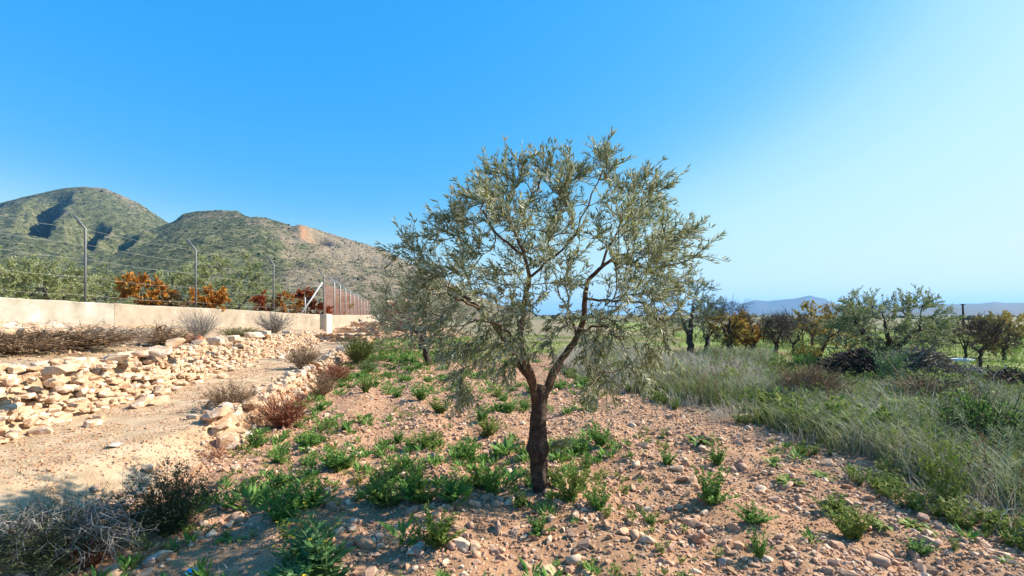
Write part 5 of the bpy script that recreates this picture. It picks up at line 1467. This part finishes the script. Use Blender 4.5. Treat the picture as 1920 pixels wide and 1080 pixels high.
branch_heap(130, 1062, 250, 118, 'heap of bleached arching dead branches in the shade at the lower left', 1020)
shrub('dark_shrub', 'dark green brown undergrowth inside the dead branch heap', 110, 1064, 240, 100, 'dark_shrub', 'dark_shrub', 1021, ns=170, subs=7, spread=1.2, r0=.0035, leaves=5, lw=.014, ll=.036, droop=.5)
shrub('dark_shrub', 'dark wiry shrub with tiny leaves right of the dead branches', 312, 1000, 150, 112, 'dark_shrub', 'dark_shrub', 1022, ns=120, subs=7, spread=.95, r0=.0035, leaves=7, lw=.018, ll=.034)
shrub('dry_shrub', 'rusty dry clump in the middle of the dead branch heap', 175, 1064, 90, 66, 'dry_red', 'dry_red', 1023, ns=60, subs=4, spread=1.0, leaves=2, lw=.02, ll=.04)
shrub('grass_tuft', 'thin green grass tuft at the bottom left in front of the dead branches', 120, 1084, 90, 90, 'weed', None, 1024, ns=26, subs=0, spread=.9, r0=.006)
# right hand side
shrub('dry_shrub', 'rusty brown rounded dry shrub standing out of the tall grass', 1520, 762, 110, 66, 'dry_brown', 'dry_brown', 1030, ns=220, subs=5, spread=.8, leaves=2, lw=.015, ll=.07)
shrub('dry_shrub', 'dark brown weed stand in the grass right of the rusty shrub', 1755, 778, 150, 64, 'dry_brown', 'dark_shrub', 1031, ns=120, subs=6, spread=.8, leaves=2)
shrub('dark_shrub', 'dark green bush at the right edge of the grass', 1850, 860, 130, 100, 'dark_shrub', 'weed', 1032, ns=90, subs=6, spread=.8, leaves=4, lw=.03, ll=.05)
shrub('dry_shrub', 'reddish dead stems in the grass near the right edge', 1835, 800, 80, 50, 'dry_red', 'dry_brown', 1033, ns=60, subs=4, leaves=1)
shrub('flowering_weed', 'tall olive green weed with many upright shoots in front of the right brush heap', 1672, 735, 56, 78, 'broom', 'grass', 1034, ns=24, subs=7, spread=.45, leaves=4, lw=.03, ll=.05) if False else \
    shrub('tall_weed', 'tall pale green weed with upright leafy shoots between the brush heaps', 1672, 735, 56, 80, 'grass_grey', 'mustard', 1034, ns=26, subs=8, spread=.45, leaves=5, lw=.025, ll=.05)
shrub('yellow_bush', 'yellow leaved bush on the ground below the leaning almond', 1512, 684, 52, 34, 'broom', 'yellow_leaf', 1035, ns=60, subs=6, spread=.9, leaves=5, lw=.05, ll=.08)
shrub('green_bush', 'low dark green bush in front of the yellow bush', 1508, 692, 46, 22, 'weed', 'weed', 1036, ns=60, subs=6, spread=1.0, leaves=5, lw=.05, ll=.08)
shrub('tall_weed', 'upright reddish green weed stalk at the grass edge, lower right', 1775, 950, 90, 130, 'broom', 'weed_yellow', 1037, ns=16, subs=8, spread=.45, leaves=6, lw=.02, ll=.05, r0=.006)

# ------------------------------------------------------------------ grasses
def grass(name, X, Y, h, w, m, label, seed, bend=.35, lean=(0, 0)):
    g = np.random.default_rng(seed); n = len(X); Z = ground_z(X, Y, True) - .01
    a = g.random(n) * 6.28; d = np.stack([np.cos(a), np.sin(a)], 1); b = bend * (.3 + g.random(n))[:, None] * h[:, None]
    off = d * b + np.array(lean)[None, :] * h[:, None]
    sd_ = np.stack([-d[:, 1], d[:, 0]], 1) * (w * (.6 + .8 * g.random(n)))[:, None]
    B_ = np.stack([X, Y], 1)
    V = np.zeros((n, 5, 3))
    V[:, 0, :2] = B_ - sd_; V[:, 1, :2] = B_ + sd_; V[:, 2, :2] = B_ + off * .35 - sd_ * .7; V[:, 3, :2] = B_ + off * .35 + sd_ * .7; V[:, 4, :2] = B_ + off
    V[:, 0, 2] = Z; V[:, 1, 2] = Z; V[:, 2, 2] = Z + h * .58; V[:, 3, 2] = Z + h * .58; V[:, 4, 2] = Z + h * (1 - .25 * g.random(n))
    Fc = np.array([[0, 1, 3], [0, 3, 2], [2, 3, 4]])[None] + (np.arange(n) * 5)[:, None, None]
    return tag(link(name, tri_mesh(name, V.reshape(-1, 3), Fc.reshape(-1, 3), m)), label, 'grass', kind='stuff')
def right_area(n, g, s0, s1, t0, t1, clump=.0, seed=0, thr=.0, pw=1.0):
    s = s0 + (s1 - s0) * g.random(n); t = t0 + (t1 - t0) * g.random(n) ** pw
    s = s + (fbm(t * .7, t * 0, 3, 4) - .47) * 1.0
    X, Y = xy(s, t); f = fbm(X * .8, Y * .8, 3, seed); ok, _, _ = in_view(X, Y, np.zeros(n), 80)
    k = (f > thr) & ok & ~((X > .56 * Y) & (Y > 8.6)); return X[k], Y[k]
gg = np.random.default_rng(77)
def H_(X, Y, lo, hi, seed): return (lo + (hi - lo) * gg.random(len(X))) * (.6 + .8 * fbm(X * .9, Y * .9, 3, seed))
X, Y = right_area(34000, gg, 4.55, 8.6, 7.0, 17, seed=15, thr=.40)
grass('dry_grass', X, Y, H_(X, Y, .26, .62, 2), .0042, M['grass_dry'], 'tall bleached dry grass right behind the olive tree', 1, .55)
X, Y = right_area(30000, gg, 4.9, 16, 6.5, 16, seed=25, thr=.46)
grass('grey_grass', X, Y, H_(X, Y, .22, .62, 3), .0046, M['grass_grey'], 'tall grey green grass filling the right side', 2, .7, (-.06, 0))
X, Y = right_area(28000, gg, 4.5, 15, 6.5, 15, seed=35, thr=.48)
grass('green_grass', X, Y, H_(X, Y, .16, .50, 6), .0055, M['grass_green'], 'fresh green and yellowing grass between the dry stalks', 3, .8)
X, Y = right_area(5000, gg, 5.2, 14, 2.0, 13, seed=45, thr=.5)
grass('dry_stalks', X, Y, H_(X, Y, .45, .8, 9), .0026, M['grass_dry'], 'single long dry stalks rising over the grass', 4, 1.1)
X, Y = right_area(26000, gg, 4.75, 9.5, 1.5, 8.5, seed=65, thr=.44)
grass('near_grey_grass', X, Y, H_(X, Y, .14, .55, 15), .0034, M['grass_grey'], 'dense grey green grass at the near right', 6, 1.0, (-.06, .03))
X, Y = right_area(28000, gg, 4.7, 10, 1.5, 9, seed=75, thr=.45)
grass('near_green_grass', X, Y, H_(X, Y, .12, .46, 16), .0045, M['grass_green'], 'dense yellow green grass at the near right', 7, 1.1)
X, Y = right_area(17000, gg, 4.8, 10, 1.5, 9, seed=85, thr=.46)
grass('near_straw', X, Y, H_(X, Y, .15, .55, 17), .0028, M['grass_dry'], 'straw coloured stems mixed into the near right grass', 8, 1.4)
s_ = 4.15 + .8 * np.abs(gg.normal(size=7000)); t_ = 1.8 + 12 * gg.random(7000); X, Y = xy(s_ + (fbm(t_ * .7, t_ * 0, 3, 4) - .47) * 1.6, t_); kk = fbm(X * 2.2, Y * 2.2, 3, 71) > .50; X, Y = X[kk], Y[kk]
grass('edge_tufts', X, Y, H_(X, Y, .08, .34, 19), .0032, M['grass_dry'], 'ragged straw tufts along the edge of the tall grass', 11, 1.0)
gh = np.random.default_rng(88)
for nm_, m_, n_, sd_2, hh, lb_ in [('leafy_herbs', 'edge_leaf', 1500, 101, .40, 'upright leafy green herbs standing in the tall grass'), ('withered_herbs', 'dry_brown', 900, 102, .46, 'withered brown herb stems standing in the tall grass'), ('grey_herbs', 'grass_grey', 1300, 103, .50, 'grey green herb stems standing in the tall grass')]:
    X, Y = right_area(n_ * 2, gh, 4.75, 11, 1.6, 13, seed=sd_2, thr=.47)
    HT = [twig_template(gh, 1.0, 34, .13, .022, .8, .006, .12) for _ in range(5)]; mbh = MB(); k = len(X); h_ = hh * (.5 + .7 * gh.random(k)); D = np.stack([gh.normal(size=k) * .28, gh.normal(size=k) * .28, np.ones(k)], 1)
    Mx = rot_from_z(D, gh.random(k) * 6.28) * h_[:, None, None]; P3 = np.stack([X, Y, ground_z(X, Y)], 1)
    for q in range(5): mbh.inst(HT[q], Mx[q::5], P3[q::5])
    tag(mbh.build(nm_, M[m_]), lb_, 'herbs', kind='stuff')
X, Y = right_area(11000, gg, 4.9, 10, 1.5, 10, seed=95, thr=.5)
grass('near_brown', X, Y, H_(X, Y, .2, .5, 18), .0034, M['dry_brown'], 'withered brown stems tangled in the near right grass', 9, 1.3)
gl = np.random.default_rng(78); s_ = -2.0 + 6.8 * gl.random(9000); t_ = 1.6 + 14 * gl.random(9000) ** 1.5; X, Y = xy(s_, t_)
kk = fbm(X * 1.3, Y * 1.3, 3, 29) > .44; X, Y = X[kk], Y[kk]
grass('straw_litter', X, Y, .02 + .05 * gl.random(len(X)), .0016, M['grass_dry'], 'dry straw bits and dead leaves lying between the stones', 10, 2.2)
s_ = 1.5 + 46.5 * gg.random(90000); t_ = 7 + 27 * gg.random(90000) ** 1.3; X, Y = xy(s_, t_); ok, _, _ = in_view(X, Y, X * 0, 80)
kk = ok & (fbm(X * .8, Y * .8, 3, 55) > .38) & ((t_ > 15) | ((X > .56 * Y) & (Y > 8.6))); X, Y = X[kk], Y[kk]
grass('orchard_grass', X, Y, H_(X, Y, .08, .22, 12), .010, M['lawn'], 'short green grass of the orchard floor', 5, .5)

# ------------------------------------------------------------------ air
def haze():
    mb = MB(); V, Fc = box(0, 4400, 120, 24000, 11600, 250); mb.add(V, Fc)
    m = bpy.data.materials.new('haze_air'); m.use_nodes = True; N, L = m.node_tree.nodes, m.node_tree.links; N.clear()
    out = N.new('ShaderNodeOutputMaterial'); pv_ = N.new('ShaderNodeVolumePrincipled')
    pv_.inputs['Color'].default_value = (.22, .53, 1.0, 1); pv_.inputs['Density'].default_value = .00011; pv_.inputs['Anisotropy'].default_value = .2
    L.new(pv_.outputs[0], out.inputs['Volume'])
    return tag(mb.build('haze', m), 'thin bluish air over the whole valley', 'haze', kind='stuff')
haze()
